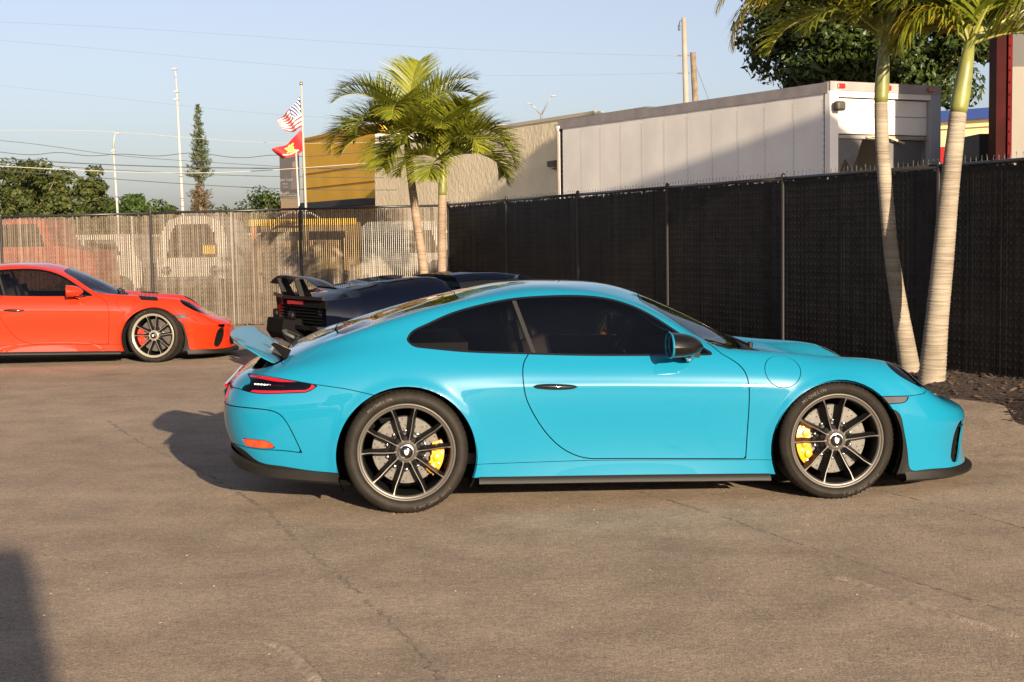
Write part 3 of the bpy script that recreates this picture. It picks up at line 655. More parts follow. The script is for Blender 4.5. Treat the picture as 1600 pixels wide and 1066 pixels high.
def coupe_master(nu=300, nv=130):
    S, up, vp = surface_from_net(NET, nu, nv)
    # a soft rolled lip round the wheel openings
    for (cx, cz, r) in (ARCH_R, ARCH_F):
        d = np.hypot(S[..., 0] - cx, S[..., 2] - cz) - r
        w = (S[..., 1] > .6) * (S[..., 2] > .12)
        S[..., 1] += w * (.011 * np.exp(-(np.clip(d, 0, None) / .030) ** 2))
    # crisp door shoulder
    zsh = np.interp(S[..., 0], [-.6, 0, .6, 1.2, 2.0, 2.6], [.70, .70, .695, .683, .656, .60])
    fade = np.clip((S[..., 0] - .25) / .5, 0, 1) * np.clip((2.3 - S[..., 0]) / .4, 0, 1) * (S[..., 1] > .7)
    S[..., 1] += fade * .0035 * np.exp(-((S[..., 2] - zsh) / .018) ** 2)
    return S, up, vp
# ---------------------------------------------------------------- cutting the body into panels
class Surf:
    """triangle/quad surface that can be split along the zero line of any function of its vertices"""
    def __init__(s, V, F): s.V = np.asarray(V, float); s.F = F
    def split(s, f):
        V = s.V; f = np.asarray(f, float).copy(); f[np.abs(f) < 1e-7] = 1e-7; neg = f < 0
        nv = len(V); extra = []; cache = {}; A = []; B = []
        def cutv(i, j):
            k = (i, j) if i < j else (j, i)
            if k not in cache:
                t = f[k[0]] / (f[k[0]] - f[k[1]]); extra.append(V[k[0]] * (1 - t) + V[k[1]] * t); cache[k] = nv + len(extra) - 1
            return cache[k]
        ng = neg.tolist()
        for F in s.F:
            c = sum(ng[i] for i in F)
            if c == 0: B.append(F)
            elif c == len(F): A.append(F)
            else:
                a = []; b = []
                for q in range(len(F)):
                    i, j = F[q], F[(q + 1) % len(F)]
                    (a if ng[i] else b).append(i)
                    if ng[i] != ng[j]: k = cutv(i, j); a.append(k); b.append(k)
                if len(a) > 2: A.append(tuple(a))
                if len(b) > 2: B.append(tuple(b))
        W = np.concatenate([V, np.array(extra)]) if extra else V
        return Surf(W, A).compact(), Surf(W, B).compact()
    def compact(s):
        if not s.F: return Surf(np.zeros((0, 3)), [])
        used = np.unique(np.fromiter((i for f in s.F for i in f), int)); mp = np.full(len(s.V), -1); mp[used] = np.arange(len(used))
        return Surf(s.V[used], [tuple(int(mp[i]) for i in f) for f in s.F])
    def cut(s, fun, gap=.004):
        a, _ = s.split(fun(s.V) + gap / 2); _, b = s.split(fun(s.V) - gap / 2); return a, b
    def drop(s, fun): return s.split(fun(s.V))[1]

def smooth_line(pts, n=6):
    P = np.array(pts, float)
    if len(P) < 3: return P
    t = np.concatenate([[0], np.cumsum(np.linalg.norm(np.diff(P, axis=0), axis=1))])
    s = np.unique(np.concatenate([np.linspace(t[i], t[i + 1], n, endpoint=False) for i in range(len(t) - 1)] + [[t[-1]]]))
    return spline_matrix(t, s) @ P
def poly_of(*secs):
    out = []
    for s in secs:
        L = smooth_line(s) if len(s) > 2 else np.array(s, float)
        out.extend(map(tuple, L if not out or math.dist(out[-1], L[0]) > 1e-6 else L[1:]))
    return np.array(out)
def seg_dist(P, A, B):
    d = np.full(len(P), 1e9)
    for a, b in zip(A, B):
        ab = b - a; t = np.clip(((P - a) @ ab) / (ab @ ab + 1e-12), 0, 1); d = np.minimum(d, np.linalg.norm(P - a - t[:, None] * ab, axis=1))
    return d
def sdf(P, poly):
    A = poly; B = np.roll(poly, -1, 0); d = seg_dist(P, A, B); ins = np.zeros(len(P), bool)
    for a, b in zip(A, B):
        c = (a[1] > P[:, 1]) != (b[1] > P[:, 1])
        with np.errstate(divide='ignore', invalid='ignore'): x = (b[0] - a[0]) * (P[:, 1] - a[1]) / (b[1] - a[1]) + a[0]
        ins ^= c & (P[:, 0] < x)
    return np.where(ins, -d, d)
def side(poly, ymin=.40, off=0): return lambda V: np.maximum(sdf(V[:, [0, 2]], poly) - off, ymin - V[:, 1])
def plan(poly, zmin=.5): return lambda V: np.maximum(sdf(V[:, [0, 1]], poly), zmin - V[:, 2])
def groove(line, w, ymin=.4):
    L = smooth_line(line); return lambda V: np.maximum(seg_dist(V[:, [0, 2]], L[:-1], L[1:]) - w / 2, ymin - V[:, 1])
def circle(c, rr, ymin=.5): return lambda V: np.maximum(np.hypot(V[:, 0] - c[0], V[:, 2] - c[1]) - rr, ymin - V[:, 1])

def surf_mesh(name, sf, mats, sym=None, lip=.012, flip=False):
    """sym: None keeps this half (y>0), 'both' mirrors and welds, 'neg' mirrors only. lip: folded edge towards the inside"""
    V, F = sf.V, sf.F
    if sym == 'both':
        n = len(V); on = np.abs(V[:, 1]) < 1e-6; V2 = V * np.array([1, -1, 1]); mp = np.where(on, np.arange(n), np.arange(n) + n)
        F = F + [tuple(int(mp[i]) for i in reversed(f)) for f in F]; V = np.concatenate([V, V2])
        s2 = Surf(V, F).compact(); V, F = s2.V, s2.F
    elif sym == 'pair':
        other = PANEL['body_far']; n = len(V); F = [tuple(reversed(f)) for f in F] + [tuple(i + n for i in f) for f in other.F]; V = np.concatenate([V * np.array([1, -1, 1]), other.V])
        key = {}; mp = np.arange(len(V))
        for i in np.nonzero(np.abs(V[:, 1]) < 1e-6)[0]: mp[i] = key.setdefault((round(V[i][0], 5), round(V[i][2], 5)), i)
        s2 = Surf(V, [tuple(int(mp[i]) for i in f) for f in F]).compact(); V, F = s2.V, s2.F
    elif sym == 'neg': V = V * np.array([1, -1, 1]); F = [tuple(reversed(f)) for f in F]
    mb = MB(); mb.add(V.tolist(), F)
    if lip and F:
        # vertex normals and boundary edges
        N = np.zeros_like(V); E = {}
        for f in F:
            a, b, c = V[f[0]], V[f[1]], V[f[2]]; nn = np.cross(b - a, c - a); l = np.linalg.norm(nn)
            if l > 0:
                for i in f: N[i] += nn
            for q in range(len(f)):
                i, j = f[q], f[(q + 1) % len(f)]; k = (min(i, j), max(i, j)); E[k] = None if k in E else (i, j)
        N /= (np.linalg.norm(N, axis=1, keepdims=True) + 1e-12)
        be = [e for e in E.values() if e]
        LV = []; LF = []
        for (i, j) in be:
            if abs(V[i][1]) < 1e-6 and abs(V[j][1]) < 1e-6: continue
            k = len(LV); LV += [V[j], V[i], V[i] - N[i] * lip, V[j] - N[j] * lip]; LF.append((k, k + 1, k + 2, k + 3))
        mb.add([tuple(p) for p in LV], LF)
    return mb.mesh(name, mats, True)

# ---------------------------------------------------------------- coupe panels (cut once, shared by the cars of this shape)
WIN = poly_of([(.026, .958), (.040, .982), (.107, 1.021), (.253, 1.081), (.438, 1.13), (.624, 1.161), (.809, 1.172), (.995, 1.172), (1.143, 1.158), (1.29, 1.119), (1.434, 1.048), (1.573, .952), (1.735, .846)],
              [(1.735, .846), (1.329, .851), (.963, .861), (.602, .879), (.315, .897), (.102, .922), (.042, .940), (.026, .958)])
DOOR = poly_of([(.70, .873), (.664, .82), (.654, .76), (.656, .706), (.672, .62), (.697, .562), (.769, .443), (.878, .332), (.95, .293), (1.02, .274), (1.10, .270)],
               [(1.10, .270), (1.922, .246)], [(1.922, .246), (1.937, .529), (1.937, .66), (1.913, .753), (1.858, .806), (1.80, .842)], [(1.80, .842), (1.74, .90)], [(1.74, .90), (.70, .90)], [(.70, .90), (.70, .873)])
BPIL = np.array([(.612, 1.20), (.665, 1.20), (.735, .86), (.70, .80), (.60, .80)])
WSCR = poly_of([(1.44, -.2), (1.44, 0), (1.425, .25), (1.40, .42), (1.41, .49), (1.47, .535), (1.597, .597), (1.732, .672), (1.80, .735), (1.855, .765)],
               [(1.855, .765), (1.93, .69), (1.99, .55), (2.035, .3), (2.05, 0), (2.05, -.2)])
COWL = poly_of([(1.7, -.2), (1.7, .6), (1.86, .76)], [(1.86, .76), (1.96, .71), (2.06, .56), (2.125, .3), (2.145, 0), (2.145, -.2)])
HOOD = poly_of([(2.10, -.2), (2.149, 0), (2.129, .3), (2.064, .56), (1.985, .69)], [(1.985, .69), (2.2, .635), (2.45, .575), (2.66, .52), (2.85, .45), (3.0, .345), (3.06, .2), (3.075, 0), (3.075, -.2)])
RGLASS = poly_of([(.335, -.2), (.335, 0), (.325, .35), (.302, .545), (.26, .585)], [(.26, .585), (.0, .585), (-.2, .572), (-.32, .55), (-.365, .50)], [(-.365, .50), (-.385, .2), (-.385, -.2)])
LID = poly_of([(-.39, -.2), (-.39, .2), (-.37, .505)], [(-.37, .505), (-.385, .58), (-.43, .67), (-.50, .722), (-.60, .735), (-.68, .70)], [(-.68, .70), (-.70, .4), (-.70, -.2)])
WELL = poly_of([(-.66, -.2), (-.655, .45), (-.65, .64)], [(-.65, .64), (-.72, .675), (-.82, .62), (-.86, .4), (-.865, -.2)])
TAIL = poly_of([(-.875, .775), (-.80, .776), (-.675, .761), (-.476, .726)], [(-.476, .726), (-.50, .708), (-.543, .688)], [(-.543, .688), (-.693, .684), (-.835, .686), (-.91, .700)], [(-.91, .700), (-.885, .722), (-.853, .732)], [(-.853, .732), (-.853, .755), (-.875, .775)])
FOG = poly_of([(-.905, .430), (-.80, .425), (-.745, .412), (-.72, .382)], [(-.72, .382), (-.80, .379), (-.885, .388)], [(-.885, .388), (-.905, .430)])
MARK = poly_of([(2.70, .584), (2.885, .579)], [(2.885, .579), (2.872, .556), (2.845, .541)], [(2.845, .541), (2.72, .541)], [(2.72, .541), (2.70, .584)])
SLOT = poly_of([(3.19, .2), (3.215, .30), (3.248, .372), (3.285, .398), (3.318, .395)], [(3.318, .395), (3.325, .34), (3.28, .2), (3.25, .165)], [(3.25, .165), (3.205, .168), (3.19, .2)])
HEADL = poly_of([(2.800, .700), (2.800, .765), (2.832, .797), (2.88, .803), (2.995, .765), (3.09, .67), (3.135, .585), (3.135, .54)], [(3.135, .54), (3.06, .535), (2.96, .545), (2.87, .58), (2.815, .64), (2.800, .700)])
RBUMP = np.array([(-1.3, .700), (-.92, .700), (-.476, .728), (-.326, .704), (-.17, .667), (.05, .62), (.05, .0), (-1.3, .0)])
FBUMP = np.array([(2.50, .0), (2.50, .60), (2.72, .583), (2.885, .578), (3.004, .584), (3.05, .625), (3.7, .64), (3.7, 0)])
LIPF = poly_of([(2.70, .52), (2.785, .505), (2.812, .488), (2.84, .413), (2.869, .281), (2.884, .175)], [(2.884, .175), (2.90, .148), (2.95, .143), (3.15, .140), (3.30, .135), (3.60, .13)], [(3.60, .13), (3.60, .0)], [(3.60, .0), (2.70, .0)], [(2.70, .0), (2.70, .52)])
DIFF = poly_of([(-1.3, .402), (-1.02, .396), (-.95, .380), (-.89, .355), (-.84, .315), (-.79, .292), (-.72, .282), (-.55, .255), (-.36, .236)], [(-.36, .236), (-.2, .10)], [(-.2, .10), (-1.3, .10)], [(-1.3, .10), (-1.3, .402)])
CORNER = poly_of([(-1.3, .612), (-.96, .606), (-.836, .602), (-.745, .592), (-.70, .578), (-.665, .545), (-.627, .478), (-.572, .353)], [(-.572, .353), (-.66, .366), (-.80, .372)], [(-.80, .372), (-.9, .382)], [(-.9, .382), (-1.3, .41)], [(-1.3, .41), (-1.3, .612)])
SILL = np.array([(.3, .262), (1.02, .2625), (1.10, .261), (1.922, .2395), (2.2, .234), (2.2, .0), (.3, .0)])
LOUV = poly_of([(2.26, .66), (2.32, .83)], [(2.32, .83), (2.53, .82)], [(2.53, .82), (2.49, .66)], [(2.49, .66), (2.26, .66)])
INTAKE = np.array([(-.2, .165), (.40, .165), (.43, .19), (.40, .30), (.30, .325), (-.2, .325)])

def cut_coupe():
    S, up, vp = coupe_master()
    nv, nu = S.shape[:2]; V = S.reshape(-1, 3); F = [(i * nu + j, i * nu + j + 1, (i + 1) * nu + j + 1, (i + 1) * nu + j) for i in range(nv - 1) for j in range(nu - 1)]
    n0 = np.cross(V[F[5000][1]] - V[F[5000][0]], V[F[5000][3]] - V[F[5000][0]])
    full = Surf(V, F)
    # outward check on the door side
    k = (nv // 4) * (nu - 1) + nu // 2; f = F[k]; nn = np.cross(V[f[1]] - V[f[0]], V[f[3]] - V[f[0]])
    if nn[1] < 0: full.F = [tuple(reversed(f)) for f in full.F]
    P = {}
    s = full
    s = s.drop(circle(ARCH_R[:2], ARCH_R[2])); s = s.drop(circle(ARCH_F[:2], ARCH_F[2]))
    P['side_glass'], s = s.cut(side(WIN), 0.0)
    P['window_trim'], s = s.cut(side(WIN, off=.011), 0.0)
    P['door_glass'], P['quarter_glass'] = P['side_glass'].split(-sdf(P['side_glass'].V[:, [0, 2]], BPIL_Q))
    P['windscreen'], s = s.cut(plan(WSCR), .006)
    P['cowl'], s = s.cut(plan(COWL, .7), .003)
    P['hood'], s = s.cut(plan(HOOD), .005)
    P['rear_window'], s = s.cut(plan(RGLASS, .8), .005)
    _, s = s.cut(plan(WELL, .7), .0)
    P['engine_lid'], s = s.cut(plan(LID, .7), .005)
    P['headlight'], s = s.cut(plan(HEADL, .45), .005)
    P['tail_light'], s = s.cut(side(TAIL), .005)
    P['rear_reflector'], s = s.cut(side(FOG), .005)
    P['side_marker'], s = s.cut(side(MARK), .005)
    P['front_lip'], s = s.cut(side(LIPF, -1), .003)
    P['diffuser'], s = s.cut(side(DIFF, -1), .003)
    P['slot'], s = s.cut(side(SLOT), .004)
    _, s = s.cut(lambda V: np.maximum(sdf(V[:, [1, 2]], INTAKE), 3.0 - V[:, 0]), 0)
    P['door'], s = s.cut(side(DOOR), .006)
    P['bumper_corner'], s = s.cut(side(CORNER, .2), .006)
    P['rear_bumper'], s = s.cut(side(RBUMP, -1), .004)
    P['front_bumper'], s = s.cut(side(FBUMP, -1), .004)
    P['sill'], s = s.cut(side(SILL), .003)
    cap3 = lambda V: np.linalg.norm(V - np.array([2.140, .868, .748]), axis=1) - .104
    P['body_far'] = s                                             # the other side has no filler flap
    P['fuel_flap'], P['body_near'] = s.cut(cap3, .004)
    # dark inner shell, set in from the paint, seen through the gaps
    sh = full
    for c, r in ((ARCH_R[:2], ARCH_R[2] + .006), (ARCH_F[:2], ARCH_F[2] + .006)): sh = sh.drop(circle(c, r))
    sh = sh.drop(side(WIN, off=-.004)); sh = sh.drop(plan(WSCR)); sh = sh.drop(plan(RGLASS, .8))
    N = np.zeros_like(sh.V)
    for f in sh.F:
        nn = np.cross(sh.V[f[1]] - sh.V[f[0]], sh.V[f[2]] - sh.V[f[0]])
        for i in f: N[i] += nn
    N /= np.linalg.norm(N, axis=1, keepdims=True) + 1e-12
    on = np.abs(sh.V[:, 1]) < 1e-6; N[on, 1] = 0
    w = np.where(plan(WELL, .7)(sh.V) < .01, .055, np.where(side(SLOT)(sh.V) < .01, .035, .014))
    sh.V = sh.V - N * w[:, None]; P['shell'] = sh
    return P
# one quarter-light / door-glass divider line, as a half plane polygon
BPIL_Q = np.array([(-.5, 1.4), (.583, 1.4), (.632, 1.158), (.722, .868), (.75, .78), (-.5, .78)])
PANEL = cut_coupe()

# ---------------------------------------------------------------- materials for cars
def paint(name, col, rough=.28): return mat(name, col, rough, coat=1.0, coat_rough=.014, spec=.06)
M_BLUE = paint('turquoise_paint', (.0065, .158, .258))
M_BLUEW = mat('turquoise_spoiler_paint', (.0065, .158, .258), .35, coat=.35, coat_rough=.03, spec=.08)
M_RED = paint('orange_red_paint', (.46, .024, .006))
M_BLACKP = mat('black_paint', (.0025, .0035, .009), .5, coat=.35, coat_rough=.03, spec=.0)
M_TRIM = mat('black_plastic', (.0085, .0078, .007), .5, spec=.25, bump=.15, bscale=400)
M_GLOSSB = mat('gloss_black', (.006, .006, .006), .08, coat=1)
M_DARK = mat('dark_cavity', (.005, .005, .005), .9, spec=.08)
M_RUBBER = mat('rubber', (.0145, .0118, .009), .65, spec=.2, var=.25, vscale=14, bump=.15, bscale=90)
M_GLASSD = glass_mat('tinted_glass', (.30, .28, .26))
M_GLASSR = glass_mat('rear_glass', (.05, .05, .055), .0, 1.22)
M_GLASSC = glass_mat('windscreen_glass', (.42, .46, .45))
M_LENS = glass_mat('clear_lens', (.86, .88, .9))
M_SMOKE = glass_mat('smoked_red_lens', (.16, .015, .015))
M_REDL = mat('red_lens', (.30, .004, .010), .10, coat=1, emit=(.8, .02, .03, .05))
M_REFL = mat('reflector_red', (.75, .05, .015), .12, coat=1, var=.35, vscale=30)
M_CHROME = mat('chrome', (.75, .74, .72), .10, metal=1)
M_STEEL = mat('brushed_metal', (.42, .41, .40), .35, metal=1)
M_CARBON = mat('carbon_weave', (.006, .0045, .004), .35, spec=.2, coat=.3, var=.5, vscale=120)
M_DISC = mat('ceramic_disc', (.085, .078, .068), .45, metal=.3, var=.22, vscale=40)
M_CALY = mat('yellow_caliper_paint', (.72, .27, .003), .30, coat=.6)
M_CALR = mat('red_caliper_paint', (.62, .03, .012), .30, coat=.6)
M_RIMLIT = mat('satin_rim_sunlit', (.075, .067, .058), .40, metal=.25)  # spoke fronts and lip of the black rim lightened: sun put into the colour
M_RIMB = mat('satin_black_rim', (.007, .0065, .0065), .42, spec=.35)
M_RIMG = mat('platinum_rim', (.30, .265, .21), .32, metal=.3)
M_SEAT = mat('seat_leather', (.018, .018, .019), .5, bump=.1, bscale=80)
M_CREST = mat('crest_enamel', (.75, .70, .58), .25, metal=.4)
M_LETTER = mat('sidewall_lettering', (.075, .066, .056), .6)

def arc_text(s, radius, ang, size, material, parent, y, name='sidewall_lettering'):
    """raised lettering round a sidewall facing -y"""
    mb = MB(); per = size * .72 / radius; a = ang + per * (len(s) - 1) / 2; done = {}
    for ch in s:
        if ch != ' ':
            if ch not in done:
                cu = bpy.data.curves.new('glyph', 'FONT'); cu.body = ch; cu.size = size; cu.align_x = 'CENTER'; cu.resolution_u = 1
                o = bpy.data.objects.new('glyph', cu); COL.objects.link(o); dg = bpy.context.evaluated_depsgraph_get()
                me = bpy.data.meshes.new_from_object(o.evaluated_get(dg)); done[ch] = ([v.co.copy() for v in me.vertices], [tuple(p.vertices) for p in me.polygons])
                bpy.data.objects.remove(o); bpy.data.curves.remove(cu); bpy.data.meshes.remove(me)
            vs_, fs_ = done[ch]; V = []
            for v in vs_:
                r = radius + v.y; t = a - v.x / radius; V.append((r * math.cos(t), y, r * math.sin(t)))
            mb.add(V, fs_)
        a -= per
    return mb.build(name, material, parent)

# ---------------------------------------------------------------- wheel (outer face towards -y, axle at origin)
def make_wheel(R, width, caliper_ang, cal_mat, rim_mat, front, spin):
    MY = Matrix.Rotation(R_(90), 4, 'X')                     # local z -> -y (outwards)
    rr = .272; w = width; mb = MB()
    # rim: rolled lip, step, barrel
    prof = [(rr - .002, -.030), (rr + .002, -.004), (rr - .001, .004), (rr - .007, .005), (rr - .012, .0), (rr - .015, -.004), (rr - .019, -.003), (rr - .024, -.006), (rr - .028, -.016), (rr - .030, -.05), (rr - .036, -.12), (rr - .036, -w + .02), (rr, -w + .006)]
    mb.lathe(prof[:9], 96, MY); mb.mi = 1; mb.lathe(prof[8:], 96, MY)
    wheel = mb.build('wheel', [rim_mat, M_RIMB], None, True)
    # tyre
    t = MB(); sh = .0
    T = [(rr - .002, -.012), (rr + .004, .004), (rr + .014, .011), (rr + .030, .0165), (R - .030, .013), (R - .018, .006), (R - .010, -.003), (R - .0045, -.013), (R - .0015, -.025), (R, -.045)]
    g = []
    for gx in (.28, .46, .64, .80): g += [(R, -w * gx + .006), (R - .006, -w * gx + .005), (R - .006, -w * gx - .005), (R, -w * gx - .006)]
    T2 = T + g + [(R, -w + .045), (R - .004, -w + .013), (R - .03, -w - .010), (rr + .02, -w - .010), (rr, -w + .004)]
    t.lathe(T2, 128, MY); ty = t.build('tyre', M_RUBBER, wheel, auto=38)
    # sidewall ribs and shoulder sipes
    q = MB()
    for k in range(72):
        a = 2 * math.pi * k / 72
        Mx = Matrix.Rotation(a, 4, 'Y')
        p = Mx @ Vector((R - .0065, .0125, 0)); q.box(p, (.012, .022, .0028), Mx.to_3x3())
    tag(q.build('tread_sipes', M_DARK, wheel), kind='stuff')
    arc_text('MICHELIN', (R + rr) / 2 - .008, R_(118), .026, M_LETTER, wheel, -.0162)
    arc_text('PILOT SPORT CUP 2', (R + rr) / 2 - .006, R_(-62), .019, M_LETTER, wheel, -.0162)
    # spokes: five pairs of thin blades
    base = 93 + spin
    for k in range(5):
        for s in (-1, 1):
            mbs = MB(); n = 7; V = []
            for i in range(n + 1):
                u = i / n; r = .050 + (rr - .016 - .050) * u
                ang = R_(base + 72 * k + s * (18.5 - 5.2 * u + (2.4 * max(0, u - .72) / .28 * (1 if s > 0 else 1))))
                rim_curve = max(0, (u - .80) / .20)
                dep = -.030 + .026 * u ** 1.6                 # front face, dished towards the hub
                hw = .0018 + .0006 * (1 - u) + .004 * rim_curve ** 2; bw = .017 + .005 * (1 - u); dd = .040 + .012 * (1 - u)
                c, sn = math.cos(ang), math.sin(ang); tx, tz = -sn, c
                for (o_, d_) in ((-hw, 0), (hw, 0), (bw, -dd), (-bw, -dd)): V.append((r * c + tx * o_, -(dep + d_), r * sn + tz * o_))
            mbs.mi = 0; mbs.add(V, [(4 * i, 4 * i + 4, 4 * i + 5, 4 * i + 1) for i in range(n)])
            mbs.mi = 1; mbs.add(V, [(4 * i + a, 4 * i + 4 + a, 4 * i + 4 + b, 4 * i + b) for i in range(n) for a, b in ((1, 2), (2, 3), (3, 0))])
            mbs.build('spoke', [rim_mat, M_RIMB], wheel)
    # hub: dished ring, toothed edge, centre lock
    h = MB(); h.lathe([(.066, -.052), (.062, -.032), (.054, -.027), (.050, -.030), (.046, -.034)], 48, MY)
    for k in range(10):
        a = 2 * math.pi * k / 10; h.box((.060 * math.cos(a), .030, .060 * math.sin(a)), (.014, .006, .008), (0, -a, 0))
    h.mi = 1; h.lathe([(.09, -.085), (.082, -.06), (.066, -.050)], 48, MY)
    h.build('hub', [rim_mat, M_RIMB], wheel, auto=35)
    c = MB(); c.lathe([(.046, -.040), (.045, -.022), (.041, -.015), (.036, -.014), (.034, -.019)], 48, MY)
    c.mi = 1; c.lathe([(.034, -.019), (.030, -.013), (.020, -.009), (.0, -.008)], 40, MY)
    cl = c.build('centre_lock', [M_CHROME, M_GLOSSB], wheel, auto=35)
    sh = [(-.014, .014), (-.006, .016), (0, .014), (.006, .016), (.014, .014), (.013, -.002), (.008, -.012), (0, -.018), (-.008, -.012), (-.013, -.002)]
    e = MB(); e.prism([(x * .9, z * .9) for x, z in sh], 'y', .0045, .012); e.build('crest', M_CREST, wheel)
    # brake disc with bell, bolts and drillings
    rd = .200 if front else .190; d = MB(); dd = -.105
    d.lathe([(.105, dd + .001), (.107, dd + .004), (rd - .003, dd + .004), (rd, dd), (rd, dd - .034), (.105, dd - .034)], 72, MY)
    disc = d.build('brake_disc', M_DISC, wheel, auto=35)
    hl = MB(); rnd = random.Random(3)
    for k in range(30):
        for j, r in enumerate((.122, .140, .158, .176, .19)):
            if r > rd - .008: continue
            a = 2 * math.pi * (k + j * .22) / 30 * 1.0; a += (j % 2) * .07
            if (k + j) % 2: continue
            hl.lathe([(.0036, 0), (.0, 0)], 6, Matrix.Translation((r * math.cos(a), -(dd + .0052), r * math.sin(a))) @ MY)
    tag(hl.build('drill_holes', M_DARK, disc), kind='stuff')
    b = MB(); b.lathe([(.112, dd - .002), (.110, dd + .016), (.098, dd + .024), (.06, dd + .026)], 48, MY); b.build('bell', M_RIMB, disc, auto=35)
    bo = MB()
    for k in range(10):
        a = 2 * math.pi * (k + .5) / 10; bo.lathe([(.0085, 0), (.0085, .006), (.006, .008), (0, .008)], 10, Matrix.Translation((.110 * math.cos(a), -(dd + .016), .110 * math.sin(a))) @ MY)
    tag(bo.build('bolts', M_CHROME, disc, True), kind='stuff')
    # caliper: fixed block straddling the disc edge, with ribs and a bridge
    cl = MB(); half = R_(33 if front else 30); n = 12
    def ring(a, r0, r1, y0, y1):
        return [(r * math.cos(a), y, r * math.sin(a)) for (r, y) in ((r0, y0), (r1, y0), (r1, y1), (r0, y1))]
    V = []; F = []
    for i in range(n + 1):
        a = R_(caliper_ang) - half + 2 * half * i / n; u = abs(2 * i / n - 1); bul = .012 * (1 - u ** 3)
        r0 = .142 + .012 * u ** 4 - .004 * math.cos(i * 2.1); r1 = rd + .016 + .006 * (1 - u ** 4)
        V += ring(a, r0, r1, .072 - bul, .12)
    for i in range(n):
        for q in range(4): F.append((4 * i + q, 4 * i + (q + 1) % 4, 4 * i + 4 + (q + 1) % 4, 4 * i + 4 + q))
    F += [(3, 2, 1, 0), (4 * n, 4 * n + 1, 4 * n + 2, 4 * n + 3)]
    cl.add(V, F)
    for i in (-.62, 0, .62):                                  # piston bosses
        a = R_(caliper_ang) + half * i; cl.lathe([(.020, -.002), (.018, .012), (.008, .014), (0, .014)], 14, Matrix.Translation((.172 * math.cos(a), .062, .172 * math.sin(a))) @ MY)
    cp = cl.build('caliper', cal_mat, wheel, auto=40)
    cb = MB()
    for i in (-.9, .9, -.3, .3):
        a = R_(caliper_ang) + half * i; cb.lathe([(.007, 0), (.007, .007), (0, .008)], 8, Matrix.Translation((.196 * math.cos(a), .066, .196 * math.sin(a))) @ MY)
    tag(cb.build('caliper_bolts', M_STEEL, cp), kind='stuff')
    return wheel

def swept(path, prof):
    """profile (out, z) swept along plan path of (x, y, nx, ny, z0)"""
    G = [[(x + nx * o, y + ny * o, z0 + z) for (o, z) in prof] for (x, y, nx, ny, z0) in path]; return G

def lower_edge(x0, x1):
    """plan path along the body's lower edge (y>0 side) between stations"""
    E = EDGE0; m = [(p, q) for p, q in zip(E, np.gradient(E, axis=0)) if True]
    out = []
    for p, q in m:
        t = q[:2] / (np.linalg.norm(q[:2]) + 1e-9); nx, ny = -t[1], t[0]
        out.append((p[0], p[1], nx, ny, p[2]))
    return out
EDGE0 = coupe_master(160, 40)[0][0]

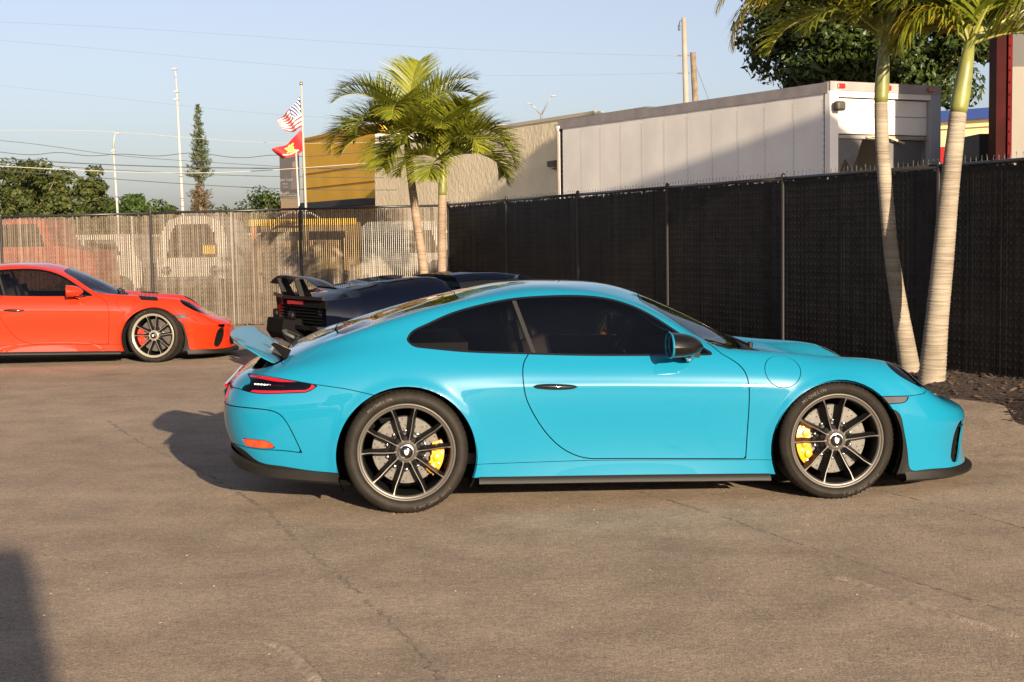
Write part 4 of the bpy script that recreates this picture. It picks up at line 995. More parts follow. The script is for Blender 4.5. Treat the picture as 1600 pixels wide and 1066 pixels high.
MESHCACHE = {}
def build_coupe(name, label, loc, rz, paint_m, rim_m, cal_m, louvre=False, group=None, wing='active', steer=0):
    root = empty(name, loc, rz, label, 'car', group)
    def sm(part, key, sym, m, lip=.010):
        k = (key, sym, lip)
        if k not in MESHCACHE: MESHCACHE[k] = surf_mesh(part, PANEL[key], m, sym, lip)
        me = MESHCACHE[k]; o = link_mesh(part, me, root)
        if me.materials[0] != m: o.material_slots[0].link = 'OBJECT'; o.material_slots[0].material = m
        return o
    # near side of the car (towards the camera) is y<0
    sm('body', 'body_near', 'pair', paint_m)
    sm('fuel_flap', 'fuel_flap', 'neg', paint_m)
    for nm in ('hood', 'engine_lid', 'front_bumper', 'rear_bumper'): sm(nm, nm, 'both', paint_m)
    sm('inner_shell', 'shell', 'both', M_DARK, 0)
    sm('windscreen', 'windscreen', 'both', M_GLASSC, 0); sm('rear_window', 'rear_window', 'both', M_GLASSR, 0); sm('cowl', 'cowl', 'both', M_TRIM, .006)
    sm('front_lip', 'front_lip', 'both', M_TRIM, .02); sm('diffuser', 'diffuser', 'both', M_TRIM, .02)
    for sgn, sym in ((-1, 'neg'), (1, None)):
        door = sm('door', 'door', sym, paint_m); sm('sill', 'sill', sym, paint_m); sm('bumper_corner', 'bumper_corner', sym, paint_m)
        sm('door_window', 'door_glass', sym, M_GLASSD, 0); sm('quarter_window', 'quarter_glass', sym, M_GLASSD, 0); sm('window_trim', 'window_trim', sym, M_GLOSSB, .006)
        bp = MB(); L = [(.632, 1.158), (.66, 1.068), (.692, .964), (.722, .872)]
        Y = [.650, .703, .764, .818]
        for i in range(3):
            (x0, z0), (x1, z1) = L[i], L[i + 1]; bp.add([(x0 - .010, sgn * (Y[i] + .004), z0), (x0 + .014, sgn * (Y[i] + .004), z0), (x1 + .014, sgn * (Y[i + 1] + .004), z1), (x1 - .010, sgn * (Y[i + 1] + .004), z1),
                                                               (x0 - .010, sgn * (Y[i] - .02), z0), (x0 + .014, sgn * (Y[i] - .02), z0), (x1 + .014, sgn * (Y[i + 1] - .02), z1), (x1 - .010, sgn * (Y[i + 1] - .02), z1)],
                                                              [(0, 1, 2, 3), (4, 7, 6, 5), (0, 3, 7, 4), (1, 5, 6, 2)])
        bp.build('centre_pillar', mat('pillar_black', (.014, .013, .012), .4), root)
        # door handle
        hd = MB(); n = 14; G = []
        for i in range(n + 1):
            u = i / n; x = .712 + .245 * u; k = math.sin(math.pi * min(1, max(0, u))) ** .45; zc = .686 + .004 * math.cos(u * 3.1); hh = .004 + .012 * k; out = .004 + .024 * k
            y0 = np.interp(x, [.65, 1.0], [.901, .891])
            G.append([(x, sgn * (y0 - .012), zc + hh), (x, sgn * (y0 + out * .7), zc + hh), (x, sgn * (y0 + out), zc + hh * .3), (x, sgn * (y0 + out * .9), zc - hh * .7), (x, sgn * (y0 - .012), zc - hh)])
        hd.grid(G); hd.build('door_handle', M_GLOSSB, door, True)
        # mirror: arm, housing, painted rim and glass
        mr = MB(); C = Vector((1.545, sgn * .985, .905)); rings = []; n = 20
        for i in range(9):
            u = i / 8; x = -.078 + .190 * u; k = (1 - (max(0, u - .05) / .95) ** 2.4) ** .62 if u < 1 else .02
            rings.append([(C.x + x, C.y + sgn * (.115 * k * math.cos(a) * (1 if math.cos(a) * 1 > 0 else .95)) - sgn * .012 * u, C.z - .008 * u + .072 * k * (abs(math.sin(a)) ** .8) * math.copysign(1, math.sin(a)) * (1.05 if math.sin(a) > 0 else .85)) for a in [2 * math.pi * j / n for j in range(n)]])
        rings = [[*r, r[0]] for r in rings]
        mr.grid(rings); mo = mr.build('mirror', paint_m if louvre else M_CARBON, root, True)
        rim = MB(); r0 = [((p[0] - .004), p[1], p[2]) for p in rings[0]]; rim.tube(r0, .0065, 6, False); rim.build('mirror_rim', paint_m, mo, True)
        gl = MB(); gl.add([(p[0] + .004, p[1], p[2]) for p in rings[0][:-1]], [tuple(range(n))]); gl.build('mirror_glass', M_CHROME, mo)
        ar = MB(); ar.tube([(1.60, sgn * .80, .832), (1.60, sgn * .87, .838), (1.585, sgn * .93, .848), (1.57, sgn * .96, .868)], [.040, .034, .030, .036], 10); ar.box((1.60, sgn * .815, .842), (.14, .03, .03)); ar.build('mirror_arm', M_GLOSSB, mo, auto=40)
        # lamps
        hl = sm('headlight', 'headlight', sym, M_LENS, 0)
        bk = MB(); vs_ = PANEL['headlight']; mbk = surf_mesh('lamp_bowl', Surf(vs_.V - np.array([.02, .015, .045]), vs_.F), mat('lamp_bowl', (.12, .12, .13), .25, metal=.8), sym, 0); link_mesh('lamp_bowl', mbk, hl)
        for (dx, dy, dz, r) in ((2.93, .68, .635, .052), (3.02, .64, .585, .036)):
            lp = MB(); Mx = Matrix.Translation((dx, sgn * dy, dz)) @ Vector((.8, sgn * .25, .28)).to_track_quat('Z', 'Y').to_matrix().to_4x4()
            lp.lathe([(r, -.02), (r, .012), (r * .9, .016), (r * .8, .006), (r * .45, .012), (0, .022)], 24, Mx); lp.build('projector', M_CHROME, hl, True)
        tl = sm('tail_light', 'tail_light', sym, M_SMOKE, 0)
        vs_ = PANEL['tail_light']; link_mesh('lamp_bowl', surf_mesh('lamp_bowl', Surf(vs_.V - np.array([-.012, .022, .0]), vs_.F), M_GLOSSB, sym, 0), tl)
        dtop = groove([(-.86, .774), (-.80, .771), (-.675, .755), (-.50, .722), (-.53, .694), (-.56, .690), (-.70, .688), (-.84, .690)], .021); band, _ = vs_.split(dtop(vs_.V))
        band.V = band.V + np.array([0, .0012, 0]); link_mesh('light_band', surf_mesh('light_band', band, M_REDL, sym, 0), tl)
        pr = MB()
        for i in range(10): x = -.82 + .017 * i; pr.box((x, sgn * (np.interp(x, [-.84, -.66], [.822, .868]) - .012), .733 - .0035 * i / 3), (.011, .008, .007))
        pr.build('led', mat('led_white', (.8, .8, .85), .2, emit=(1, .95, .9, .05)), tl)
        sm('rear_reflector', 'rear_reflector', sym, M_REFL, .01); sm('side_marker', 'side_marker', sym, mat('smoked_marker', (.06, .058, .055), .15, coat=1), .008)
        sl = sm('bumper_slot', 'slot', sym, M_DARK, 0); sl.location = (-.028, -sgn * .022, 0)
        bar = MB(); bar.box((3.262, sgn * .628, .372), (.06, .06, .010), (0, 0, sgn * -.9)); bar.build('slot_fin', M_TRIM, root)
        # wheel housing
        for (cx, cz, r, yi) in ((ARCH_R[0], ARCH_R[1], ARCH_R[2] + .004, .52), (ARCH_F[0], ARCH_F[1], ARCH_F[2] + .004, .56)):
            wl = MB(); G = []
            for i in range(31):
                a = R_(-28 + 236 * i / 30); G.append([(cx + r * math.cos(a), sgn * .905, cz + r * math.sin(a)), (cx + (r + .015) * math.cos(a), sgn * .86, cz + (r + .015) * math.sin(a)), (cx + (r + .02) * math.cos(a), sgn * yi, cz + (r + .02) * math.sin(a))])
            wl.grid(G); wl.add([(p[2][0], p[2][1], p[2][2]) for p in G], [tuple(range(31))]); wl.build('wheel_housing', M_DARK, root)
    # skirts, splitter, diffuser
    E = lower_edge(0, 0)
    for sgn in (-1, 1):
        P = [p for p in E if .37 < p[0] < 2.09 and p[1] > .6]
        G = [[(x, sgn * (y + o), z) for (o, z) in ((-.10, z0 - .01), (-.004, z0 + .006), (.008, z0 - .004), (.018, z0 - .024), (.020, z0 - .034), (.008, z0 - .040), (-.12, z0 - .042))] for (x, y, nx, ny, z0) in P]
        MB().grid(G).build('side_skirt', M_TRIM, root, auto=30)
    P = [p for p in E if p[0] > 2.83]; G = []
    for (x, y, nx, ny, z0) in P:
        k = min(1, max(0, (x - 2.86) / .35)); dx = .012 + .028 * k * k
        G.append([(x - .05, y * .93, .112), (x + dx * .1 + .002, y + .004 + .0 * k, .140 - .012 * k), (x + dx, y + .006 * (1 - k), .112 - .006 * k), (x + dx, y + .006 * (1 - k), .094 - .004 * k), (x + dx * .2, y * .99, .080), (x - .1, y * .90, .078)])
    Gf = [r for r in G]; Gm = [[(a, -b, c) for (a, b, c) in r] for r in reversed(G)]
    MB().grid(Gf + Gm[1:]).build('splitter', M_TRIM, root, auto=30)
    P = [p for p in E if p[0] < -.37]; G = []
    for (x, y, nx, ny, z0) in P:
        k = min(1, max(0, (-x - .38) / .55)); zz = z0
        G.append([(x - .045 * k ** 3, y + .006, zz + .055 * k ** 2), (x - .062 * k ** 3, y + .010, zz + .022), (x - .04 * k ** 2, y + .004, zz - .028), (x + .02 + .05 * k, y * .985, zz - .046), (x + .25, y * .93, zz - .05)])
    MB().grid([[(a, -b, c) for (a, b, c) in r] for r in reversed(G)] + G[1:]).build('rear_valance', M_TRIM, root, auto=30)
    for s in (-.085, .085): ex = MB(); ex.lathe([(.048, 0), (.052, .02), (.052, .10), (.046, .10), (.044, .0)], 24, Matrix.Translation((-.90, s, .285)) @ Matrix.Rotation(R_(-90), 4, 'Y')); ex.build('exhaust_tip', M_CHROME, root, True)
    lb = MB(); lb.box((-1.002, 0, .705), (.012, 1.15, .022)); lb.build('light_bar', M_REDL, root)
    pl = MB(); pl.box((-1.046, 0, .56), (.006, .30, .15), (0, -.12, 0)); pl.build('licence_plate', mat('plate_white', (.7, .7, .66), .4), root)
    fl = MB(); fl.bbox(-.42, 3.1, -.55, .55, .13, .24); fl.bbox(.42, 2.02, -.80, .80, .125, .24); fl.build('underbody', M_DARK, root)
    # air intakes of the engine lid
    # raised spoiler on its stays
    if wing == 'active':
        wg = MB(); G = []; nspan = 29
        for i in range(nspan):
            y = -.655 + 1.31 * i / (nspan - 1); v = abs(y) / .655; swp = .075 * v ** 2.6; tip = .5 * (1 - v ** 14); lift = .018 * v ** 3
            xl, xt = -.690 - swp * .45, -1.0 + .075 * v ** 3; zl, zt = .826 + .006 * v, .972 - .035 * v ** 3 + lift
            row = []
            for (c, t) in ((0, .0), (.06, .55), (.25, .95), (.5, .9), (.75, .62), (.93, .42), (1.0, .25), (1.0, -.25), (.9, -.3), (.6, -.3), (.3, -.3), (.06, -.35), (0, 0)):
                x = xl + (xt - xl) * c; z = zl + (zt - zl) * (c ** 1.35); th = .030 * (.25 + .75 * (1 - v ** 10)); row.append((x + t * th * -.35, y, z + t * th + .006 * math.sin(c * 3.1)))
            G.append(row)
        wg.grid(G); wg.add(G[0], [tuple(range(len(G[0])))]); wg.add(G[-1], [tuple(range(len(G[-1]) - 1, -1, -1))])
        w = wg.build('spoiler', M_BLUEW, root, auto=50)
        for s in (-.34, .34): MB().box((-.74, s, .82), (.07, .03, .14), (0, .5, 0)).build('spoiler_stay', M_TRIM, root)
        MB().box((-.75, 0, .765), (.14, 1.12, .03), (0, -.2, 0)).build('spoiler_base', M_TRIM, root)
        for s in (-1, 1): MB().prism([(-.66, .84), (-.745, .935), (-.725, .945), (-.63, .90)], 'y', s * .585 - .006, s * .585 + .006).build('spoiler_fin', M_GLOSSB, root)
    else:
        w = MB()
        for s in (-.45, .45): MB().prism([(-.62, .86), (-.80, 1.20), (-.92, 1.22), (-.74, .82)], 'y', s - .008, s + .008).build('spoiler_stay', M_TRIM, root)
        w.box((-.90, 0, 1.23), (.30, 1.5, .025), (0, .12, 0)); w.build('spoiler', M_CARBON, root)
    # cabin
    cb = MB(); cb.bbox(.0, 1.9, -.72, .72, .24, .30); cb.rbox((1.78, 0, .78), (.36, 1.40, .14), .05); cb.box((.12, 0, .80), (.5, 1.25, .25)); cb.bbox(.45, 1.6, -.14, .14, .3, .58)
    cb.build('cabin', M_SEAT, root, auto=40)
    for s in (-.36, .36):
        se = MB(); se.rbox((1.00, s, .44), (.52, .50, .18), .08, (0, -.12, 0)); se.rbox((.72, s, .74), (.16, .50, .62), .07, (0, -.25, 0)); se.rbox((.615, s, 1.02), (.09, .25, .16), .04, (0, -.2, 0))
        for q in (-.24, .24): se.rbox((.76, s + q, .74), (.24, .07, .42), .03, (0, -.25, 0))
        se.build('seat', M_SEAT, root, auto=45)
    sw = MB(); Mx = Matrix.Translation((1.42, .36, .80)) @ Matrix.Rotation(R_(-68), 4, 'Y'); G = []
    for i in range(33):
        a = 2 * math.pi * i / 32; G.append([Mx @ Vector(((.18 + .014 * math.cos(b)) * math.cos(a), (.18 + .014 * math.cos(b)) * math.sin(a), .014 * math.sin(b))) for b in [2 * math.pi * k / 8 for k in range(9)]])
    sw.grid(G); sw.lathe([(.06, -.02), (.055, .02), (0, .025)], 16, Mx)
    for a in (0, math.pi, -math.pi / 2): sw.tube([Mx @ Vector((.05 * math.cos(a + 1.57), .05 * math.sin(a + 1.57), 0)), Mx @ Vector((.178 * math.cos(a + 1.57), .178 * math.sin(a + 1.57), 0))], .014, 6)
    sw.build('steering_wheel', mat('wheel_leather', (.05, .05, .05), .35), root, True)
    iv = MB(); iv.tube([(1.46, 0, 1.10), (1.43, 0, 1.12)], .012, 6); iv.rbox((1.40, 0, 1.09), (.03, .22, .06), .012); iv.build('inner_mirror', M_GLOSSB, root)
    for (x0, y0, x1, y1, z0, z1) in ((2.07, -.42, 1.98, .12, .865, .90), (2.07, .18, 1.96, .62, .865, .86)):
        wp = MB(); wp.tube([(x0, y0, z0 - .01), (x0 - .05, (y0 + y1) / 2, z0 + .022), (x1, y1, z1)], .008, 6); wp.lathe([(.016, 0), (.016, .03), (0, .034)], 10, Matrix.Translation((x0, y0, z0 - .02))); wp.build('wiper', M_TRIM, root)
    if louvre:
        for s in (-1, 1):
            pn = PANEL['body_far']; pc, _ = pn.split(plan(LOUV)(pn.V)); pc.V = pc.V + np.array([0, .001, .003])
            lv = link_mesh('fender_louvre', surf_mesh('fender_louvre', pc, M_TRIM, 'neg' if s < 0 else None, .004), root)
            for i in range(4):
                x = 2.325 + .05 * i; z = float(np.interp(x, [2.18, 2.43, 2.66], [.836, .808, .790])) + .004; MB().box((x, s * .70, z), (.010, .13, .012), (s * -.25, .3, 0)).build('louvre_slat', M_GLOSSB, lv)
            MB().box((3.255, s * .655, .425), (.03, .15, .035), (0, 0, s * 1.05)).build('running_light', M_CHROME, root)
    # wheels
    key = (rim_m.name, cal_m.name)
    if key not in MESHCACHE: MESHCACHE[key] = (make_wheel(.345, .30, -14, cal_m, rim_m, False, 0), make_wheel(.338, .245, 187, cal_m, rim_m, True, 0), [])
    wr, wf, used = MESHCACHE[key]
    for wsrc, x, z, yo in ((wr, 0, .345, .905), (wf, 2.452, .338, .885)):
        for s in (-1, 1):
            first = wsrc not in used
            if first: used.append(wsrc); w = wsrc; w.parent = root
            else: w = copy_tree(wsrc, root)
            w.location = (x, s * yo, z - .003)
            w.rotation_euler = (0, 0, (0 if s < 0 else math.pi) + (steer if x > 1 else 0))
    return root
CAR_RZ = R_(5.8)
build_coupe('sports_coupe', 'turquoise sports coupe with black wheels and yellow brake calipers, raised tail spoiler', (-.682, 8.958, 0), CAR_RZ, M_BLUE, M_RIMLIT, M_CALY)
_rz = R_(12.0); _n = Vector((-math.sin(_rz), math.cos(_rz), 0)); _e = Vector((math.cos(_rz), math.sin(_rz), 0))
build_coupe('sports_coupe', 'orange red sports coupe cut off by the left edge, in front of the back fence', Vector((-4.4258, 18.099, 0)) + _n * .885 - _e * 2.452, _rz, M_RED, M_RIMG, M_CALR, True, wing='fixed', steer=R_(-20))
# ================================================================= black supercar, half hidden behind the turquoise coupe
M_STRIM = mat('satin_black_trim', (.004, .004, .004), .5, spec=.2)
def supercar():
    rz = R_(25); loc = Vector((-2.52, 15.8, 0)); root = empty('supercar', loc, rz, 'black wedge supercar with a tall rear wing behind the turquoise coupe', 'car')
    def loft(name, secs, m, lo=None, auto=42):
        xs = np.array([q[0] for q in secs]); Y_ = np.array([q[1] for q in secs], float); tt = np.linspace(xs[0], xs[-1], 5 * (len(xs) - 1) + 1); tt = np.unique(np.concatenate([tt, xs]))
        Z_ = np.stack([[np.interp(tt, xs, Y_[:, k, c]) for c in (0, 1)] for k in range(Y_.shape[1])], 0).transpose(2, 0, 1)
        for _ in range(3): Z_[1:-1] = (Z_[:-2] + 2 * Z_[1:-1] + Z_[2:]) / 4
        secs = [(x, [tuple(p) for p in z]) for x, z in zip(tt, Z_)]
        G = [[(x, -y, z) for (y, z) in s] + [(x, y, z) for (y, z) in reversed(s)][1:] for x, s in secs]; mb = MB(); mb.grid(G)
        mb.add(G[0], [tuple(range(len(G[0])))]); mb.add(G[-1], [tuple(range(len(G[-1]) - 1, -1, -1))])
        if lo:
            sf = Surf(np.array(mb.v, float), mb.f)
            for (cx, cz, r) in lo: sf = sf.drop(lambda V: np.maximum(np.hypot(V[:, 0] - cx, V[:, 2] - cz) - r, .70 - np.abs(V[:, 1])))
            mb = MB().add(sf.V.tolist(), sf.F)
        return mb.build(name, m, root, auto=auto)
    B = [(.26, [(.70, .44), (.85, .52), (.905, .64), (.905, .78), (.87, .865), (.62, .895), (.42, .90), (0, .905)]),
         (.6, [(.78, .30), (.93, .44), (.955, .62), (.945, .79), (.87, .895), (.62, .94), (.42, .955), (0, .95)]),
         (1.0, [(.80, .22), (.95, .42), (.97, .62), (.96, .80), (.87, .93), (.64, 1.005), (.44, 1.03), (0, 1.0)]),
         (1.35, [(.82, .16), (.935, .38), (.955, .62), (.94, .81), (.84, .95), (.64, 1.05), (.46, 1.075), (0, 1.05)]),
         (1.68, [(.82, .15), (.89, .36), (.91, .60), (.91, .80), (.80, .93), (.66, 1.05), (.52, 1.08), (0, 1.06)]),
         (1.80, [(.82, .15), (.88, .36), (.90, .60), (.90, .79), (.79, .88), (.70, .905), (.52, .91), (0, .91)]),
         (2.4, [(.82, .14), (.87, .36), (.89, .60), (.89, .76), (.80, .84), (.70, .86), (.52, .87), (0, .87)]),
         (3.1, [(.84, .14), (.93, .34), (.94, .56), (.91, .70), (.82, .76), (.70, .77), (.50, .76), (0, .76)]),
         (3.8, [(.84, .14), (.95, .32), (.95, .48), (.90, .60), (.80, .655), (.66, .65), (.48, .63), (0, .63)]),
         (4.35, [(.70, .16), (.82, .26), (.82, .34), (.78, .42), (.70, .46), (.60, .46), (.42, .46), (0, .46)])]
    loft('body', B, M_BLACKP, ((1.06, .37, .40), (3.68, .36, .385)))
    # cockpit: glass band under a thin roof
    Cg = [(1.86, [(.70, .86), (.66, .98), (.58, 1.05), (0, 1.07)]), (2.1, [(.74, .86), (.68, 1.0), (.58, 1.075), (0, 1.09)]), (2.6, [(.76, .86), (.68, 1.0), (.56, 1.075), (0, 1.09)]), (3.3, [(.74, .78), (.70, .79), (.62, .80), (0, .81)])]
    loft('cockpit_glass', Cg, M_GLOSSB)
    loft('roof', [(1.84, [(.625, 1.02), (.585, 1.062), (.4, 1.085), (0, 1.09)]), (2.1, [(.645, 1.04), (.595, 1.086), (.4, 1.104), (0, 1.11)]), (2.45, [(.64, 1.035), (.58, 1.084), (.4, 1.104), (0, 1.11)]), (2.66, [(.60, 1.03), (.55, 1.06), (.4, 1.075), (0, 1.08)])], M_BLACKP)
    for s in (-1, 1):
        MB().tube([(2.6, s * .585, 1.06), (2.95, s * .66, .92), (3.28, s * .72, .79)], [.03, .026, .03], 8).build('windscreen_pillar', M_BLACKP, root, True)
        # arch edge and wheel well
        ar = MB(); ar.tube([(1.06 + .405 * math.cos(R_(a)), s * .965, .37 + .405 * math.sin(R_(a))) for a in range(-10, 191, 10)], .014, 6); ar.build('arch_edge', M_CARBON, root, True)
        for (cx, cz, rr) in ((1.06, .37, .405), (3.68, .36, .39)):
            ww = MB(); ww.grid([[(cx + rr * math.cos(R_(a)), s * .95, cz + rr * math.sin(R_(a))), (cx + rr * math.cos(R_(a)), s * .55, cz + rr * math.sin(R_(a)))] for a in range(-35, 216, 10)]); ww.lathe([(0, 0), (rr, 0)], 32, Matrix.Translation((cx, s * .55, cz)) @ Matrix.Rotation(R_(90), 4, 'X')); ww.build('wheel_housing', M_DARK, root)
        w = copy_tree(MESHCACHE[(M_RIMLIT.name, M_CALY.name)][0], root); w.location = (1.06, s * .975, .345); w.rotation_euler = (0, 0, 0 if s < 0 else math.pi)
        w = copy_tree(MESHCACHE[(M_RIMLIT.name, M_CALY.name)][1], root); w.location = (3.68, s * .955, .338); w.rotation_euler = (0, 0, 0 if s < 0 else math.pi)
        # swept rear quarter panel: from the centre of the tail out to the corner
        def sw(name, z0, z1, x_c, x_o, m, y0=.02, y1=.90, th=.03):
            MB().add([(x_c, s * y0, z0), (x_o, s * y1, z0), (x_o, s * y1, z1), (x_c, s * y0, z1), (x_c + th, s * y0, z0), (x_o + th, s * y1, z0), (x_o + th, s * y1, z1), (x_c + th, s * y0, z1)],
                     [(0, 1, 2, 3), (7, 6, 5, 4), (0, 4, 5, 1), (3, 2, 6, 7), (0, 3, 7, 4), (1, 5, 6, 2)]).build(name, m, root)
        sw('tail_edge', .872, .905, .06, .22, M_STRIM); sw('tail_recess', .79, .870, .11, .25, M_DARK)
        sw('tail_light', .815, .852, .085, .17, mat('tail_red', (.22, .004, .006), .2, coat=.6), .10, .40, .02)
        for k in range(5): sw('grille_bar', .62 + .034 * k, .632 + .034 * k, .13, .27, M_DARK, .05, .84, .02)
        sw('grille_back', .60, .79, .17, .30, M_DARK); sw('bumper_edge', .555, .598, .04, .24, M_STRIM)
        MB().prism([(.25, .44), (.16, .60), (.30, .60), (.42, .44)], 'y', *sorted((s * .60, s * .88))).build('bumper_vent', M_STRIM, root)
        MB().tube([(.10, s * .30, .70), (.05, s * .30, .70)], .05, 16).build('exhaust', M_STRIM, root, True)
        MB().prism([(.16, .88), (.30, .88), (.20, 1.08), (.10, 1.08)], 'y', *sorted((s * .30, s * .335))).build('wing_stay', M_STRIM, root)
    MB().prism([(-.04, .52), (-.02, .66), (.20, .66), (.25, .30), (.10, .30)], 'y', -.30, .30).build('tail_box', M_DARK, root)
    MB().prism([(.12, .18), (.06, .34), (.5, .30), (.9, .16)], 'y', -.75, .75).build('diffuser', M_STRIM, root)
    MB().box((.022, -.02, .475), (.008, .31, .16), (0, .40, 0)).build('licence_plate', mat('plate_red', (.22, .012, .010), .4, var=.35, vscale=14), root)
    wg = MB(); G = []
    for i in range(21):
        y = -.86 + 1.72 * i / 20; v = abs(y) / .86; z = 1.095 - .01 * v - .085 * max(0, (v - .42) / .58) ** 1.5; x0, x1 = .12 + .05 * v, .36 + .09 * max(0, v - .4)
        G.append([(x0, y, z + .018), (x0 + .03, y, z + .024), (x1 - .05, y, z + .004), (x1, y, z - .012), (x1 - .05, y, z - .016), (x0 + .03, y, z + .006), (x0, y, z + .018)])
    wg.grid(G); wg.build('wing', M_CARBON, root, auto=40)
    MB().rbox((1.15, 0, 1.0), (.9, .5, .05), .03, (0, -.10, 0)).build('engine_cover', M_GLOSSB, root)
supercar()

# ================================================================= vehicles and gear in the yard behind the back fence
def yard_vehicle(name, label, cat, px, d, prof, w, body_m, windows, wheels, rz=0, extra=None):
    q = at(px, 400, d); r = empty(name, (q.x, d, 0), rz, label, cat)
    MB().prism(prof, 'y', 0, w).build('body', body_m, r)
    for win in windows: MB().prism(win, 'y', -.02, .0).build('window', M_GLOSSB, r); 
    for x in wheels:
        for y in (-.02, w - .22): MB().lathe([(0, 0), (.20, 0), (.30, .02), (.36, .05), (.36, .2), (.30, .24), (0, .24)], 20, Matrix.Translation((x, y + .24, .36)) @ Matrix.Rotation(R_(90), 4, 'X')).build('wheel', M_BLK, r, auto=40)
    if extra: extra(r)
    return r
M_YW = mat('yard_white', (.42, .40, .36), .5, var=.12, vscale=2); M_YR = mat('yard_red', (.42, .07, .05), .5, var=.2, vscale=2); M_YY = mat('yard_yellow', (.72, .42, .03), .55, var=.15, vscale=3); M_YO = mat('yard_orange', (.55, .16, .03), .6, var=.2, vscale=3); M_YG = mat('yard_grey', (.33, .31, .29), .6, var=.2, vscale=2); M_YT = mat('yard_tan', (.36, .25, .11), .8, var=.3, vscale=2)
yard_vehicle('pickup_truck', 'faded red pickup truck behind the back fence at far left', 'truck', -70, 31, [(0, .5), (0, 1.15), (.3, 1.3), (.9, 1.95), (1.9, 1.95), (2.1, 1.4), (2.9, 1.25), (3.0, .5)], 1.8, M_YR, [[(.75, 1.38), (1.0, 1.85), (1.75, 1.85), (1.9, 1.38)]], (.7, 2.35))
yard_vehicle('van', 'long white van behind the back fence left of the first post', 'van', 45, 33.5, [(0, .4), (0, 1.35), (.5, 1.62), (2.3, 1.62), (2.45, 1.1), (2.55, 1.0), (2.6, .4)], 1.9, M_YW, [[(.5, 1.15), (.62, 1.5), (1.2, 1.5), (1.2, 1.15)], [(1.3, 1.15), (1.3, 1.5), (1.95, 1.5), (2.1, 1.15)]], (.55, 2.05))
def cab_extra(r):
    MB().rbox((.7, -.35, .62), (1.3, .12, .22), .05).build('bumper', M_YG, r); MB().bbox(.95, 1.2, -.04, -.021, 1.18, 1.36).build('sticker', M_YY, r)
    for x in (.2, 1.2): MB().lathe([(.10, 0), (.09, .03), (0, .04)], 16, Matrix.Translation((x, -.02, .85)) @ Matrix.Rotation(R_(90), 4, 'X')).build('headlight', M_CHROME, r, True)
yard_vehicle('truck_cab', 'white truck cab with dark windscreen behind the back fence by the first post', 'truck', 245, 30.5, [(0, .45), (.0, 1.0), (.08, 1.55), (.25, 1.88), (.55, 1.97), (1.05, 1.97), (1.32, 1.86), (1.46, 1.5), (1.5, 1.0), (1.5, .45)], 2.6, M_YW, [[(.22, 1.12), (.30, 1.62), (.42, 1.80), (1.08, 1.80), (1.2, 1.62), (1.28, 1.12)]], (.25, 1.25), 0, cab_extra)
q = at(394, 400, 29.5)
rk = empty('storage_rack', (q.x, 29.5, 0), 0, 'yellow topped orange storage rack behind the back fence', 'rack')
wr_ = 2.06
for x in (0, wr_ * .5, wr_ - .1): MB().bbox(x, x + .1, 0, .12, 0, 1.74).build('upright', M_YO if x == 0 else M_YT, rk)
MB().bbox(-.04, wr_ + .04, -.03, .16, 1.742, 1.87).build('top_beam', M_YY, rk); MB().bbox(0, wr_, 1.1, 1.15, 0, 1.8).build('back_panel', M_YT, rk); MB().bbox(.1, wr_ - .1, .13, 1.0, .75, .81).build('shelf', M_YT, rk)
for (x, w, h, m) in ((.18, .4, .5, M_YT), (.7, .28, .35, M_YG), (1.2, .5, .62, M_YT)): MB().bbox(x, x + w, .3, .8, .815, .815 + h).build('crate', m, rk)
MB().tube([(.5, .1, 1.88), (.75, .1, 2.0), (1.2, .1, 1.98), (1.35, .1, 1.88)], .025, 6).build('hoop', M_YW, rk, True)
yard_vehicle('van', 'grey and white van behind the back fence left of the corner palms', 'van', 566, 30.5, [(0, .4), (0, 1.7), (.12, 1.80), (1.5, 1.80), (1.75, 1.15), (2.2, 1.0), (2.25, .4)], 1.9, M_YW, [[(1.0, 1.15), (1.0, 1.62), (1.42, 1.62), (1.6, 1.15)]], (.45, 1.75))
yard_vehicle('sedan', 'dark sedan behind the back fence at the corner palms', 'car', 655, 27.5, [(0, .3), (0, .8), (.3, .95), (.6, 1.35), (1.5, 1.35), (1.9, .95), (2.5, .85), (2.55, .3)], 1.7, mat('yard_dark', (.03, .03, .035), .4), [[(.55, .98), (.72, 1.28), (1.1, 1.28), (1.1, .98)]], (.5, 2.0))
# low wall and shed that close the yard
q = at(-80, 400, 40); r = empty('yard_wall', (q.x, 40, 0), 0, 'low tan block wall at the back of the yard, seen through the fence slats', 'wall'); MB().bbox(0, 17.0, 0, .2, 0, 1.55).build('blockwork', mat('block_tan', (.20, .16, .11), .9, var=.2, vscale=1.5, bump=.4, bscale=8), r); MB().bbox(-.02, 17.02, -.03, .23, 1.552, 1.62).build('coping', M_YG, r)
